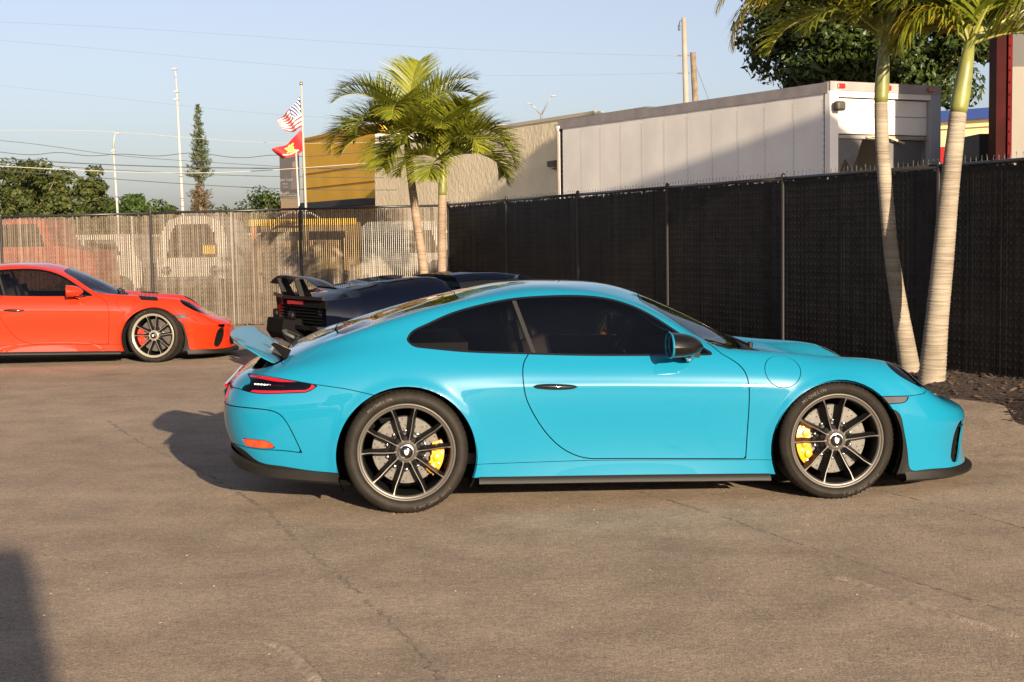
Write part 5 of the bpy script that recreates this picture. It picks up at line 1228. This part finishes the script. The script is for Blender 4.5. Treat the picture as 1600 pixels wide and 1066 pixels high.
# ================================================================= vegetation
M_PALM = leaf_mat('palm_leaf', (.105, .145, .012), (.34, .335, .040), .45, .38, 2.0, .4)
M_PALMY = leaf_mat('palm_leaf_yellowing', (.16, .15, .012), (.42, .31, .028), .45, .4, 2.0, .4)
M_SHAFT = mat('crownshaft', (.15, .155, .040), .45, var=.25, vscale=5, bump=.1, bscale=12)
M_RACH = mat('palm_rachis', (.22, .22, .05), .5)
def bark_rings(name, c1, c2, scale):
    m = bpy.data.materials.new(name); m.use_nodes = True; MATS[name] = m; nt = m.node_tree; b = nt.nodes['Principled BSDF']; N = nt.nodes.new
    tc = N('ShaderNodeTexCoord'); mp = N('ShaderNodeMapping'); mp.inputs['Scale'].default_value = (1.2, 1.2, scale); nt.links.new(tc.outputs['Object'], mp.inputs[0])
    nz = N('ShaderNodeTexNoise'); nz.inputs['Scale'].default_value = 2.0; nz.inputs['Detail'].default_value = 6; nt.links.new(mp.outputs[0], nz.inputs['Vector'])
    n2 = N('ShaderNodeTexNoise'); n2.inputs['Scale'].default_value = 4; n2.inputs['Detail'].default_value = 4; nt.links.new(tc.outputs['Object'], n2.inputs['Vector'])
    ad = N('ShaderNodeMath'); ad.operation = 'MULTIPLY_ADD'; ad.inputs[1].default_value = .45; nt.links.new(n2.outputs['Fac'], ad.inputs[0]); 
    sc2 = N('ShaderNodeMath'); sc2.operation = 'MULTIPLY'; sc2.inputs[1].default_value = .6; nt.links.new(nz.outputs['Fac'], sc2.inputs[0]); nt.links.new(sc2.outputs[0], ad.inputs[2])
    cr = N('ShaderNodeValToRGB'); cr.color_ramp.elements[0].position = .38; cr.color_ramp.elements[1].position = .66; cr.color_ramp.elements[0].color = (*c1, 1); cr.color_ramp.elements[1].color = (*c2, 1)
    nt.links.new(ad.outputs[0], cr.inputs['Fac']); nt.links.new(cr.outputs[0], b.inputs['Base Color']); b.inputs['Roughness'].default_value = .85
    bp = N('ShaderNodeBump'); bp.inputs['Strength'].default_value = .7; bp.inputs['Distance'].default_value = .02; nt.links.new(nz.outputs['Fac'], bp.inputs['Height']); nt.links.new(bp.outputs['Normal'], b.inputs['Normal'])
    return m
M_PBARK = bark_rings('palm_bark', (.15, .12, .088), (.29, .25, .19), 34)
M_PBARK2 = bark_rings('palm_bark_tan', (.15, .10, .066), (.30, .215, .145), 30)

def frond(mb, base, az, el, L, curl, rnd, nl=46, leaf=.42, wid=.021, droop=1.0, twist=0.0, vee=.55):
    """one feather leaf: arching rachis with two rows of drooping leaflets"""
    az = R_(az); p = Vector(base); d_el = R_(el); pts = [p.copy()]; dirs = []; n = 16
    side0 = Vector((-math.sin(az), math.cos(az), 0))
    for i in range(n):
        u = i / n; d = Vector((math.cos(az) * math.cos(d_el), math.sin(az) * math.cos(d_el), math.sin(d_el))); dirs.append(d); p = p + d * (L / n); pts.append(p.copy()); d_el -= R_(curl) / n * (.35 + 1.3 * u)
        az += twist / n
    dirs.append(dirs[-1])
    mb.mi = 1; mb.tube(pts, [.016 * (1 - i / (n + 1)) * L / 1.3 + .0025 for i in range(n + 1)], 5)
    mb.mi = 0
    for k in range(nl):
        u = .13 + .87 * (k + rnd.random() * .6) / nl; f = u * n; i = min(int(f), n - 1); t = f - i; q = pts[i].lerp(pts[i + 1], t); d = dirs[i]
        up = side0.cross(d); up = -up if up.z < 0 else up; up = up.normalized() if up.length > .01 else Vector((0, 0, 1)); s0 = d.cross(up).normalized()
        ll = leaf * (math.sin(math.pi * min(1, .16 + .84 * u)) ** .55) * rnd.uniform(.85, 1.1) * (.55 + .45 * (1 - max(0, u - .8) / .2 * .5))
        for sgn in (-1, 1):
            fwd = .45 + .75 * u + rnd.uniform(-.1, .1); dv = (s0 * sgn + d * fwd + up * (vee + rnd.uniform(-.25, .25))).normalized()
            c = q.copy(); W = wid * rnd.uniform(.8, 1.15); wdir = dv.cross(up if abs(dv.dot(up)) < .95 else d).normalized(); prev = None; V = []; m = 4
            for j in range(m + 1):
                w = W * (.55 if j == 0 else (1.0, 1.0, .85, .55, .06)[j]); V += [tuple(c - wdir * w * .5), tuple(c + wdir * w * .5)]
                c = c + dv * (ll / m); dv = (dv + Vector((0, 0, -1)) * (.16 * droop * (.5 + .35 * j)) + Vector((rnd.gauss(0, .03), rnd.gauss(0, .03), 0))).normalized()
            mb.add(V, [(2 * j, 2 * j + 1, 2 * j + 3, 2 * j + 2) for j in range(m)])
    return mb

def palm(name, label, path, radii, shaft, fronds, seed, bark, group=None, leafm=None, leaf=.42, wid=.021, nl=46):
    rnd = random.Random(seed); b = path[0]; root = empty(name, b, 0, label, 'palm tree', group); b = Vector(b)
    P = smooth_line(np.array([tuple(p) for p in path])[:, :3], 10); t = np.linspace(0, 1, len(P)); rr = np.interp(t, np.linspace(0, 1, len(radii)), radii)
    # ring scars: the radius swells a little at each
    mb = MB(); pts = []; rad = []
    for i in range(len(P) - 1):
        for k in range(6):
            u = k / 6; q = P[i] * (1 - u) + P[i + 1] * u; pts.append(Vector(q) - b); rad.append((rr[i] * (1 - u) + rr[i + 1] * u) * (1 + (.035 if k % 3 == 0 else 0) + rnd.gauss(0, .008)))
    pts.append(Vector(P[-1]) - b); rad.append(rr[-1]); mb.tube(pts, rad, 14); mb.build('trunk', bark, root, True)
    S = [Vector(p) - b for p in shaft]; ms = MB(); ms.tube([S[0], S[0].lerp(S[1], .08), S[0].lerp(S[1], .25), S[0].lerp(S[1], .6), S[1]], [rr[-1] * 1.0, rr[-1] * 1.06, rr[-1] * 1.08, rr[-1] * .92, rr[-1] * .55], 14); ms.build('crownshaft', M_SHAFT, root, True)
    top = S[1]
    for f in fronds:
        az, el, L, curl = f[:4]; kw = f[4] if len(f) > 4 else {}
        m = MB(); frond(m, top + Vector((rnd.uniform(-.02, .02), rnd.uniform(-.02, .02), -.05 * rnd.random())), az, el, L, curl, rnd, nl=kw.get('nl', nl), leaf=kw.get('leaf', leaf), wid=wid, droop=kw.get('droop', 1.0), vee=kw.get('vee', .55), twist=kw.get('twist', 0))
        m.build('frond', [kw.get('m', leafm or M_PALM), M_RACH], root)
    return root
# az: 0 = right, 90 = away from the viewer, 180 = left, 270 = towards the viewer
D = 20.6
palm('palm_tree', 'left palm of the pair at the fence corner, leaning trunk with dark upper shaft', [at(676, 548, D), at(668, 470, D), at(655, 370, D), at(645, 300, D), at(641, 268, D)], [.078, .068, .060, .056, .052], (at(641, 268, D), at(634, 208, D)),
     [(186, 34, 1.32, 135), (198, 60, 1.3, 115), (165, 70, 1.3, 105), (178, 14, 1.0, 85), (225, 40, 1.1, 125), (262, 55, 1.15, 135), (300, 45, 1.1, 120), (342, 58, 1.3, 100), (18, 66, 1.4, 85), (60, 52, 1.1, 115), (115, 62, 1.2, 115), (75, 78, 1.3, 55), (330, 22, 1.0, 110), (235, -25, .7, 60, {'droop': 2.0}), (8, 38, 1.15, 130), (150, 42, 1.1, 130)], 21, M_PBARK2, 'palms at the fence corner', leaf=.60, wid=.022, nl=76)
D = 20.2
palm('palm_tree', 'right palm of the pair at the fence corner, straight trunk with pale green shaft', [at(692, 552, D), at(691, 470, D), at(690.5, 370, D), at(691, 305, D)], [.072, .064, .058, .056], (at(691, 305, D), at(693, 246, D)),
     [(0, 42, 1.25, 150), (20, 62, 1.15, 140), (340, 58, 1.2, 150), (310, 50, 1.0, 140), (270, 70, 1.05, 130), (230, 58, 1.0, 130), (200, 64, 1.0, 140), (175, 50, .95, 150), (140, 66, 1.05, 120), (85, 70, 1.25, 85), (60, 62, 1.15, 110), (35, 36, 1.2, 145), (355, 18, 1.1, 120), (255, 5, .75, 80, {'droop': 2.0}), (215, 20, .8, 110), (300, 66, 1.2, 90)], 22, M_PBARK2, 'palms at the fence corner', leaf=.60, wid=.022, nl=78)
D = 13.5
g1 = at(1424, 580, D); g1.z = float(ground_z(g1.x, g1.y)) - .02
palm('palm_tree', 'slender palm with thin trunk leaning left, in the bed by the right fence', [g1, at(1409, 500, D), at(1396, 420, D), at(1384, 300, D), at(1378, 220, D), at(1376.5, 160, D)], [.098, .076, .068, .064, .062, .060], (at(1376.5, 160, D), at(1383, 55, D)),
     [(184, 50, 1.95, 165, {'m': M_PALMY, 'leaf': .52, 'nl': 74, 'droop': 1.9, 'vee': .0}), (174, 60, 2.0, 150, {'m': M_PALMY, 'leaf': .55, 'droop': 1.7, 'vee': .0}), (200, 42, 1.0, 120, {'leaf': .45, 'droop': 1.2, 'vee': .1, 'nl': 40}), (230, 70, 1.5, 110), (285, 76, 1.5, 100), (330, 68, 1.6, 100), (0, 62, 1.6, 110), (30, 55, 1.5, 115), (90, 60, 1.5, 110), (135, 58, 1.5, 120), (150, 38, 1.3, 120, {'droop': 1.6}), (60, 80, 1.5, 80)], 23, M_PBARK, 'palms in the bed by the right fence', leaf=.58, wid=.028, nl=60)
D = 12.75
g2 = at(1455, 596, D); g2.z = float(ground_z(g2.x, g2.y)) - .02
palm('palm_tree', 'thick trunked palm leaning right with yellow green shaft, in front of the right fence', [g2, at(1464, 500, D), at(1474, 400, D), at(1483, 300, D), at(1491, 230, D), at(1497, 176, D)], [.118, .098, .090, .082, .076, .071], (at(1497, 176, D), at(1516, 66, D)),
     [(176, 58, .85, 175, {'m': M_PALMY, 'droop': 2.2, 'leaf': .55, 'vee': .0}), (196, 50, .95, 165, {'droop': 2.2, 'leaf': .55, 'vee': .0}), (215, 66, 1.2, 150, {'droop': 1.8}), (265, 74, 1.4, 110), (310, 66, 1.5, 110), (352, 34, 1.5, 70, {'droop': 1.4}), (8, 44, 1.5, 95, {'droop': 1.6}), (25, 58, 1.6, 110), (60, 60, 1.4, 110), (100, 60, 1.5, 110), (150, 62, 1.3, 140, {'droop': 1.8}), (190, 78, 1.4, 120), (335, 20, 1.1, 120, {'droop': 2.0})], 24, M_PBARK, 'palms in the bed by the right fence', leaf=.56, wid=.028, nl=60)
# ------------------------------------------------------------------ broadleaf trees
def leaf_cloud(mb, clumps, per, size, rnd, flat=.35):
    for (c, r) in clumps:
        c = np.array(c); u = rnd.normal(size=(per, 3)); u /= np.linalg.norm(u, axis=1, keepdims=True); rad = r * rnd.uniform(.35, 1.0, (per, 1)) ** .6
        P = c + u * rad * np.array([1, 1, .72]); Nn = u + rnd.normal(scale=.5, size=(per, 3)) + np.array([0, 0, flat]); Nn /= np.linalg.norm(Nn, axis=1, keepdims=True)
        T = np.cross(Nn, rnd.normal(size=(per, 3))); T /= np.linalg.norm(T, axis=1, keepdims=True) + 1e-9; B = np.cross(Nn, T); s = size * rnd.uniform(.6, 1.25, (per, 1))
        A = P - T * s; Cc = P + T * s; Bq = P + B * s * .55 - Nn * s * .12; Dq = P - B * s * .55 - Nn * s * .12
        n = len(mb.v); mb.v.extend(np.stack([A, Bq, Cc, Dq], 1).reshape(-1, 3).tolist()); mb.f.extend([(n + 4 * i, n + 4 * i + 1, n + 4 * i + 2, n + 4 * i + 3) for i in range(per)]); mb.m.extend([mb.mi] * per)
def tree(name, label, base, height, rx, seed, m, nclump=40, per=130, leaf=.14, trunk_h=.3, lean=0, bark=None, group=None, rz=None, cr=.30, flat=.35, ry=None):
    rnd = np.random.RandomState(seed); root = empty(name, base, 0, label, 'tree', group); th = height * trunk_h; rz = rz or (height - th) / 2; ry = ry or rx
    cz = th + rz * .95; cl = []
    for i in range(nclump):
        while True:
            q = rnd.uniform(-1, 1, 3)
            if .25 < np.linalg.norm(q) < 1: break
        q = q / np.linalg.norm(q) * np.linalg.norm(q) ** .55
        r = cr * rx * rnd.uniform(.6, 1.25); cl.append(((q[0] * rx * .9 + lean, q[1] * ry * .9, cz + q[2] * rz * .88), r))
    mb = MB(); leaf_cloud(mb, cl, per, leaf, rnd, flat); mb.build('crown', m, root)
    tb = MB(); bm = bark or mat('tree_bark', (.10, .07, .045), .9, var=.3, vscale=6); R0 = .05 * height * .55
    tb.tube([(0, 0, -.1), (lean * .2, 0, th * .5), (lean * .5, 0, th), (lean, 0, cz)], [R0 * 1.25, R0, R0 * .85, R0 * .4], 9)
    for i in range(9):
        c = cl[rnd.randint(len(cl))][0]; s = Vector((lean * .4, 0, th * rnd.uniform(.7, 1.05))); e = Vector(c); mid = s.lerp(e, .5) + Vector((rnd.uniform(-.2, .2) * rx, rnd.uniform(-.2, .2) * rx, .1 * rz)); tb.tube([s, mid, e], [R0 * .5, R0 * .32, R0 * .1], 6)
    tb.build('trunk', bm, root, True); return root
M_OLIVE = leaf_mat('olive_foliage', (.020, .034, .007), (.085, .095, .020), .25, .6, .6)
M_GREEN = leaf_mat('green_foliage', (.022, .046, .008), (.065, .10, .018), .25, .55, .8)
M_DEEP = leaf_mat('deep_foliage', (.012, .026, .006), (.060, .085, .016), .22, .4, 1.2)
def gbase(px, d): q = at(px, 400, d); return Vector((q.x, d, 0))
tree('broadleaf_tree', 'wide olive green tree at the far left edge above the fence', gbase(15, 74), 5.5, 2.7, 1, M_OLIVE, 60, 150, .13, .16, group='trees beyond the back fence')
tree('broadleaf_tree', 'bushy olive tree with a pointed top left of the short white pole', gbase(62, 70), 5.55, 1.5, 2, M_OLIVE, 42, 150, .12, .16, group='trees beyond the back fence', cr=.36)
tree('broadleaf_tree', 'tall olive tree with flat layered top beside the short white pole', gbase(128, 72), 5.4, 1.75, 3, M_OLIVE, 50, 150, .12, .16, group='trees beyond the back fence', cr=.34)
tree('broadleaf_tree', 'round fresh green tree between the two white poles', gbase(212, 66), 3.75, 1.35, 4, M_GREEN, 40, 150, .10, .2, group='trees beyond the back fence', cr=.36)
tree('broadleaf_tree', 'low olive bushy tree just left of the tall conifer', gbase(262, 70), 3.0, .95, 5, M_OLIVE, 24, 120, .10, .2, group='trees beyond the back fence', cr=.42)
tree('broadleaf_tree', 'olive shrubby tree filling the gap under the layered tree', gbase(165, 75), 3.6, 1.9, 9, M_OLIVE, 36, 130, .11, .1, group='trees beyond the back fence', cr=.36)
tree('broadleaf_tree', 'low dark tree between the conifer and the dark banner', gbase(378, 90), 3.6, 1.9, 6, M_DEEP, 30, 120, .12, .2, group='trees beyond the back fence', cr=.4)
tree('broadleaf_tree', 'taller dark tree touching the left edge of the dark banner', gbase(420, 91), 4.5, 1.7, 7, M_DEEP, 44, 130, .12, .2, group='trees beyond the back fence', cr=.4)
# big tree behind the trailer
tb_ = gbase(1362, 38)
tree('broadleaf_tree', 'large dark leafy tree behind the trailer roof', tb_, 9.6, 3.1, 8, M_DEEP, 110, 520, .095, .43, bark=mat('reddish_bark', (.20, .10, .055), .85, var=.3, vscale=5), cr=.27, flat=.2)

# ------------------------------------------------------------------ tall conifer
def conifer():
    b = gbase(316, 78); rnd = np.random.RandomState(12); H_ = at(313, 164, 78).z; root = empty('conifer', b, 0, 'tall narrow conifer with a bare gap and rusty lower half', 'tree')
    tb = MB(); tb.tube([(0, 0, 0), (-.03, 0, H_ * .5), (-.1, 0, H_)], [.14, .09, .015], 8); tb.build('trunk', mat('conifer_bark', (.14, .10, .07), .9), root, True)
    up_, lo = MB(), MB()
    z = 1.2
    while z < H_ - .05:
        f = z / H_; lower = f < .52; span = (.60 if lower else .78 * (1 - (f - .52) / .48) ** 1.0 + .04)
        if .46 < f < .54: span *= .35
        mb = lo if (lower and f < .50) else up_; n = 8
        for k in range(n):
            a = rnd.uniform(0, 6.28); L_ = span * rnd.uniform(.6, 1.08); d = np.array([math.cos(a), math.sin(a), .18]); per = max(6, int(26 * L_ / .6))
            for q in range(per):
                t = rnd.uniform(.15, 1); c = np.array([0, 0, z]) + d * L_ * t + rnd.normal(scale=.035, size=3) + np.array([0, 0, .05 * t * t]); s = .05 + .03 * rnd.rand()
                dv = d * .6 + rnd.normal(scale=.5, size=3) + np.array([0, 0, .3]); dv /= np.linalg.norm(dv); w = np.cross(dv, rnd.normal(size=3)); w /= np.linalg.norm(w)
                mb.add([c - w * .02, c + w * .02, c + dv * s * 2 + w * .012, c + dv * s * 2 - w * .012], [(0, 1, 2, 3)])
        z += .155 if not lower else .13
    up_.build('crown', leaf_mat('conifer_green', (.030, .050, .014), (.085, .10, .030), .15, .6, 1.0), root)
    lo.build('lower_crown', leaf_mat('conifer_rust', (.040, .050, .015), (.15, .085, .038), .15, .7, 1.0), root)
conifer()
# far palms seen low between poles
palm('palm_tree', 'small distant palm low behind the tall white pole', [gbase(282, 76), gbase(282, 76) + Vector((0, 0, 1.9))], [.12, .10], (gbase(282, 76) + Vector((0, 0, 1.9)), gbase(282, 76) + Vector((0, 0, 2.25))), [(a, 50 + (a * 7 % 30), .95, 110) for a in range(0, 360, 40)], 26, M_PBARK2, None, leafm=leaf_mat('palm_leaf_dry', (.11, .10, .03), (.22, .17, .06), .3, .6, 2), leaf=.4, wid=.05, nl=22)

# ------------------------------------------------------------------ surroundings behind the viewer (they show in the paint and the glass)
for (x0, x1, y, h, c, lb) in ((-34, -6, -48, 5.2, (.33, .31, .28), 'long grey warehouse far behind the viewer at left'), (10, 30, -58, 4.6, (.42, .36, .28), 'low tan warehouse far behind the viewer at right')):
    r = empty('warehouse', (x0, y, 0), 0, lb, 'building'); MB().bbox(0, x1 - x0, -12, 0, 0, h).build('wall', mat('warehouse_%d' % x1, c, .8, var=.1, vscale=.5), r); MB().bbox(-.2, x1 - x0 + .2, -12.2, .2, h + .002, h + .25).build('roof_edge', M_TRG, r)
    for k in range(3): MB().bbox(2 + 6 * k, 5.5 + 6 * k, .002, .08, 0, 3.4).build('roller_door', M_YG, r)
for k, (x, y) in enumerate(((-3, -46), (4, -50), (-42, -44), (36, -52))):
    tree('broadleaf_tree', ('bushy tree behind the viewer left of the road', 'round tree behind the viewer beside the tan warehouse', 'tree behind the viewer at the far end of the grey warehouse', 'tree behind the viewer at the far end of the tan warehouse')[k], Vector((x, y, 0)), 5.6 - .3 * k, 2.6, 40 + k, M_GREEN, 30, 90, .22, .25, group='trees behind the viewer')
# ================================================================= poles, wires, flags
M_WPOLE = mat('white_pole_paint', (.36, .34, .31), .5); M_CONC = mat('concrete_pole', (.25, .22, .185), .85, var=.12, vscale=2); M_WOODP = mat('weathered_pole', (.16, .12, .08), .9, var=.35, vscale=3); M_CABLE = mat('cable', (.05, .05, .055), .6); M_CABLEF = mat('thin_cable', (.10, .10, .11), .6); M_CABLEL = mat('pale_cable', (.42, .39, .32), .5)
def pole(name, label, px0, py0, px1, d, r0, r1, m, cat='pole'):
    t = at(px0, py0, d); b = at(px1, 330, d); dx = (t.x - b.x) / (t.z - b.z); base = Vector((b.x - dx * b.z, d, 0)); o = empty(name, base, 0, label, cat)
    top = Vector((t.x - base.x, 0, t.z)); MB().tube([(0, 0, 0), top * .5, top], [r0, (r0 + r1) / 2, r1], 12).build('shaft', m, o, True); return o, top
o, top = pole('light_pole', 'tall white light pole left of the conifer', 275, 122, 285.5, 60, .085, .035, M_WPOLE, 'light pole')
MB().tube([top, top + Vector((-.03, 0, .28))], [.045, .03], 8).build('arm', M_WPOLE, o, True)
MB().rbox(top + Vector((-.06, 0, .36)), (.24, .16, .07), .03).build('lamp_head', mat('lamp_grey', (.30, .30, .30), .5), o)
for z in (-.55, -.85): MB().box(top + Vector((0, 0, z)), (.19, .19, .05)).build('clamp', M_WPOLE, o)
o, top = pole('light_pole', 'short white light pole in front of the olive trees', 177, 232, 183.5, 60, .062, .035, M_WPOLE, 'light pole')
MB().tube([top, top + Vector((.05, 0, .4)), top + Vector((.09, 0, .58))], [.035, .03, .025], 8).build('arm', M_WPOLE, o, True)
MB().rbox(top + Vector((.17, 0, .60)), (.22, .12, .05), .02).build('lamp_head', mat('lamp_grey', (.30, .30, .30), .5), o)
MB().box(top + Vector((0, 0, -.1)), (.16, .16, .05)).build('clamp', M_WPOLE, o)
o, top = pole('utility_pole', 'tall concrete utility pole behind the trailer roof', 1068.5, 28, 1077, 62, .17, .10, M_CONC, 'utility pole')
MB().tube([top + Vector((0, 0, -.15)), top + Vector((-.16, 0, -.12)), top + Vector((-.20, 0, -.3))], .025, 6).build('bracket', M_CABLE, o, True)
for k in range(3): MB().lathe([(.03, 0), (.07, .03), (.03, .06)], 10, Matrix.Translation(top + Vector((-.20, 0, -.52 + .08 * k)))).build('insulator', M_CABLE, o, True)
for z in (-1.55, -2.28): MB().box(top + Vector((-.02, 0, z)), (.5, .06, .05)).build('crossarm', M_CABLE, o)
o, top = pole('utility_pole', 'shorter weathered wooden pole beside the concrete pole', 1082.5, 82, 1095, 63, .15, .12, M_WOODP, 'utility pole')
MB().tube([top + Vector((.1, 0, -.5)), top + Vector((.9, 0, -2.6))], .012, 5).build('guy_wire', M_CABLE, o)
o, top = pole('street_light', 'twin armed V shaped street light above the stucco wall', 846, 180, 846, 95, .09, .07, mat('galvanised', (.28, .28, .28), .5, metal=.4), 'street light')
for s, h in ((-1, .72), (1, 1.18)):
    e = top + Vector((s * .62, 0, h)); MB().tube([top, top.lerp(e, .85), e], [.05, .04, .035], 8).build('arm', MATS['galvanised'], o, True)
    MB().rbox(e + Vector((s * .16, 0, .03)), (.34, .16, .06), .03).build('lamp_head', MATS['galvanised'], o)
# wires: sagging spans far behind the lot
def wire(pix, d, r, m, label, wob=0):
    P = [at(x, y, d) for x, y in pix]; arr = smooth_line(np.array([tuple(p) for p in P]), 14); b = Vector(arr[0]); 
    if wob:
        for i in range(len(arr)): arr[i][2] += wob * math.sin(i * .35)
    o = MB().tube([Vector(q) - b for q in arr], r, 4).build('overhead_wire', m, None, True, loc=b); tag(o, label, 'wire', 'overhead wires'); return o
wire([(-60, 32), (200, 44), (500, 64), (800, 80), (1067, 88)], 62, .0032, M_CABLEF, 'highest thin wire running to the concrete pole')
wire([(-60, 58), (250, 85), (520, 108), (800, 118), (1067, 114)], 62, .003, M_CABLEF, 'second thin wire running to the concrete pole below the highest')
wire([(-60, 128), (150, 150), (420, 178), (640, 190)], 70, .003, M_CABLEF, 'faint thin wire crossing above the conifer')
wire([(-60, 215), (60, 226), (160, 240), (300, 252), (470, 262), (600, 268)], 58, .009, M_CABLE, 'dark wire sloping down over the left trees')
wire([(-60, 236), (50, 240), (120, 241), (200, 243), (290, 241), (390, 245), (470, 243), (600, 240)], 57, .012, M_CABLE, 'wavy dark cable above the left trees', .05)
wire([(-60, 243), (100, 254), (240, 260), (400, 263), (600, 262)], 56, .017, M_CABLE, 'thick dark cable level with the tree tops')
wire([(-60, 250), (150, 264), (300, 272), (600, 278)], 56.5, .010, M_CABLE, 'lower dark cable just under the thick cable')
wire([(-60, 256), (80, 264), (170, 268), (330, 270), (480, 262), (600, 253)], 55, .013, M_CABLEL, 'pale sunlit cable crossing the left trees')
wire([(-60, 262), (180, 280), (330, 290), (470, 296), (620, 297)], 57, .012, M_CABLE, 'lowest dark cable above the back fence')
wire([(-60, 205), (170, 206), (330, 218), (470, 224), (600, 222)], 56, .007, M_CABLEL, 'thin pale cable crossing in front of the red flag')
# ------------------------------------------------------------------ flag poles and flags
DF = 50.0
o, top = pole('flag_pole', 'tall white flag pole carrying both flags', 470.5, 133, 478, DF, .045, .026, M_WPOLE, 'flag pole')
MB().lathe([(0, -.02), (.05, 0), (.06, .05), (.03, .1), (0, .11)], 12, Matrix.Translation(top)).build('finial', mat('gold_ball', (.6, .45, .15), .3, metal=1), o, True)
MB().tube([Vector((.03, -.06, 1.0)), top + Vector((.03, -.05, -.1))], .008, 4).build('halyard', M_CABLEL, o)
o2, top2 = pole('flag_pole', 'short bare white pole just left of the tall flag pole', 462.5, 238, 467.5, DF - 1, .035, .03, M_WPOLE, 'flag pole')
MB().lathe([(.045, 0), (.05, .03), (0, .05)], 12, Matrix.Translation(top2)).build('cap', M_WPOLE, o2, True)
M_FR = mat('flag_red', (.55, .03, .035), .7); M_FW = mat('flag_white', (.80, .78, .74), .7); M_FB = mat('flag_blue', (.03, .04, .13), .7); M_USM = mat('flag_scarlet', (.66, .02, .025), .7); M_GOLD = mat('flag_gold', (.72, .50, .12), .7)
def flag(name, label, quad, nu, nv, colour, wave, seed, mats, extras=None):
    """cloth hung from its hoist edge; quad: four photo corners hoist top, hoist bottom, fly bottom, fly top"""
    HT, HB, FB, FT = [at(x, y, DF) for x, y in quad]; G = np.zeros((nv + 1, nu + 1, 3)); rnd = random.Random(seed)
    for j in range(nv + 1):
        v = j / nv
        for i in range(nu + 1):
            u = i / nu; a = HT.lerp(HB, v); b = FT.lerp(FB, v); p = a.lerp(b, u)
            wv = wave * math.sin(u * 7.5 + v * 2.2 + seed) * u ** .7
            sag = -.10 * math.sin(math.pi * u) * (1 - .3 * v)
            G[j, i] = (p.x + .05 * math.cos(u * 9 + v * 3) * u, p.y + wv * 2.2, p.z + sag + .03 * math.sin(u * 8 + 1) * u)
    b0 = Vector(HT); root_me = MB()
    for j in range(nv):
        for i in range(nu):
            root_me.mi = colour((i + .5) / nu, (j + .5) / nv)
            root_me.add([Vector(G[j, i]) - b0, Vector(G[j, i + 1]) - b0, Vector(G[j + 1, i + 1]) - b0, Vector(G[j + 1, i]) - b0], [(0, 1, 2, 3)])
    o = root_me.build(name, mats, None, True, loc=b0); tag(o, label, 'flag')
    import bmesh
    bm = bmesh.new(); bm.from_mesh(o.data); bmesh.ops.remove_doubles(bm, verts=bm.verts, dist=1e-5); bm.to_mesh(o.data); bm.free()
    sd = o.modifiers.new('thick', 'SOLIDIFY'); sd.thickness = .006; sd.offset = 0
    def pt(u, v):
        f, g = u * nu, v * nv; i, j = min(int(f), nu - 1), min(int(g), nv - 1); s, t = f - i, g - j
        q = G[j, i] * (1 - s) * (1 - t) + G[j, i + 1] * s * (1 - t) + G[j + 1, i] * (1 - s) * t + G[j + 1, i + 1] * s * t; return Vector(q) - b0
    return o, pt
def us(u, v):
    if u < .42 and v < 7 / 13: return 2
    return 0 if int(v * 13) % 2 == 0 else 1
fo, pt = flag('stars_and_stripes_flag', 'red and white striped flag with starry blue canton, upper on the pole', [(468.5, 151), (473, 198), (443, 205), (433, 186)], 26, 26, us, .16, 1, [M_FR, M_FW, M_FB])
st = MB()
for r_ in range(6):
    for c_ in range(5):
        u, v = .035 + .083 * c_ + (.0 if r_ % 2 == 0 else .04), .05 + .085 * r_
        if u > .40: continue
        c = pt(u, v); P = []
        for k in range(10): a = math.pi / 2 + k * math.pi / 5; rr = .042 if k % 2 == 0 else .018; P.append(c + Vector((rr * math.cos(a), -.012, rr * math.sin(a))))
        st.add(P, [tuple(range(10))])
tag(st.build('stars', M_FW, fo), kind='stuff')
fo, pt = flag('red_flag', 'red flag with a gold emblem and scroll, lower on the pole', [(470.5, 203), (477, 233), (438, 249), (428, 234)], 24, 16, lambda u, v: 0, .12, 4, [M_USM])
em = MB()
def blob(mb, cu, cv, ru, rv, n=16, ph=0): mb.add([pt(min(.98, max(.02, cu + ru * math.cos(a))), min(.98, max(.02, cv + rv * math.sin(a)))) + Vector((0, -.03, 0)) for a in [ph + 2 * math.pi * k / n for k in range(n)]], [tuple(range(n))])
blob(em, .50, .50, .11, .17)                                            # globe
for k in range(7): blob(em, .50 + .05 * (k - 3), .24 + .012 * abs(k - 3), .035, .07, 8)   # spread wings
blob(em, .50, .20, .04, .07, 10)
for (a, b, c, d) in ((.36, .68, .64, .40), (.37, .42, .63, .68)):        # anchor
    p, q = pt(a, b) + Vector((0, -.032, 0)), pt(c, d) + Vector((0, -.032, 0)); em.tube([p, q], .025, 5)
em.build('emblem', M_GOLD, fo); sc_ = MB()
for k in range(12):
    u0, u1 = .24 + .045 * k, .24 + .045 * (k + 1); f = lambda u: .80 - .10 * math.sin((u - .24) * 5.8) + .05 * math.sin(u * 14)
    sc_.add([pt(u0, f(u0)) + Vector((0, -.03, 0)), pt(u1, f(u1)) + Vector((0, -.03, 0)), pt(u1, min(.99, f(u1) + .085)) + Vector((0, -.03, 0)), pt(u0, min(.99, f(u0) + .085)) + Vector((0, -.03, 0))], [(0, 1, 2, 3)])
sc_.build('scroll', mat('flag_cream', (.72, .62, .38), .7), fo)
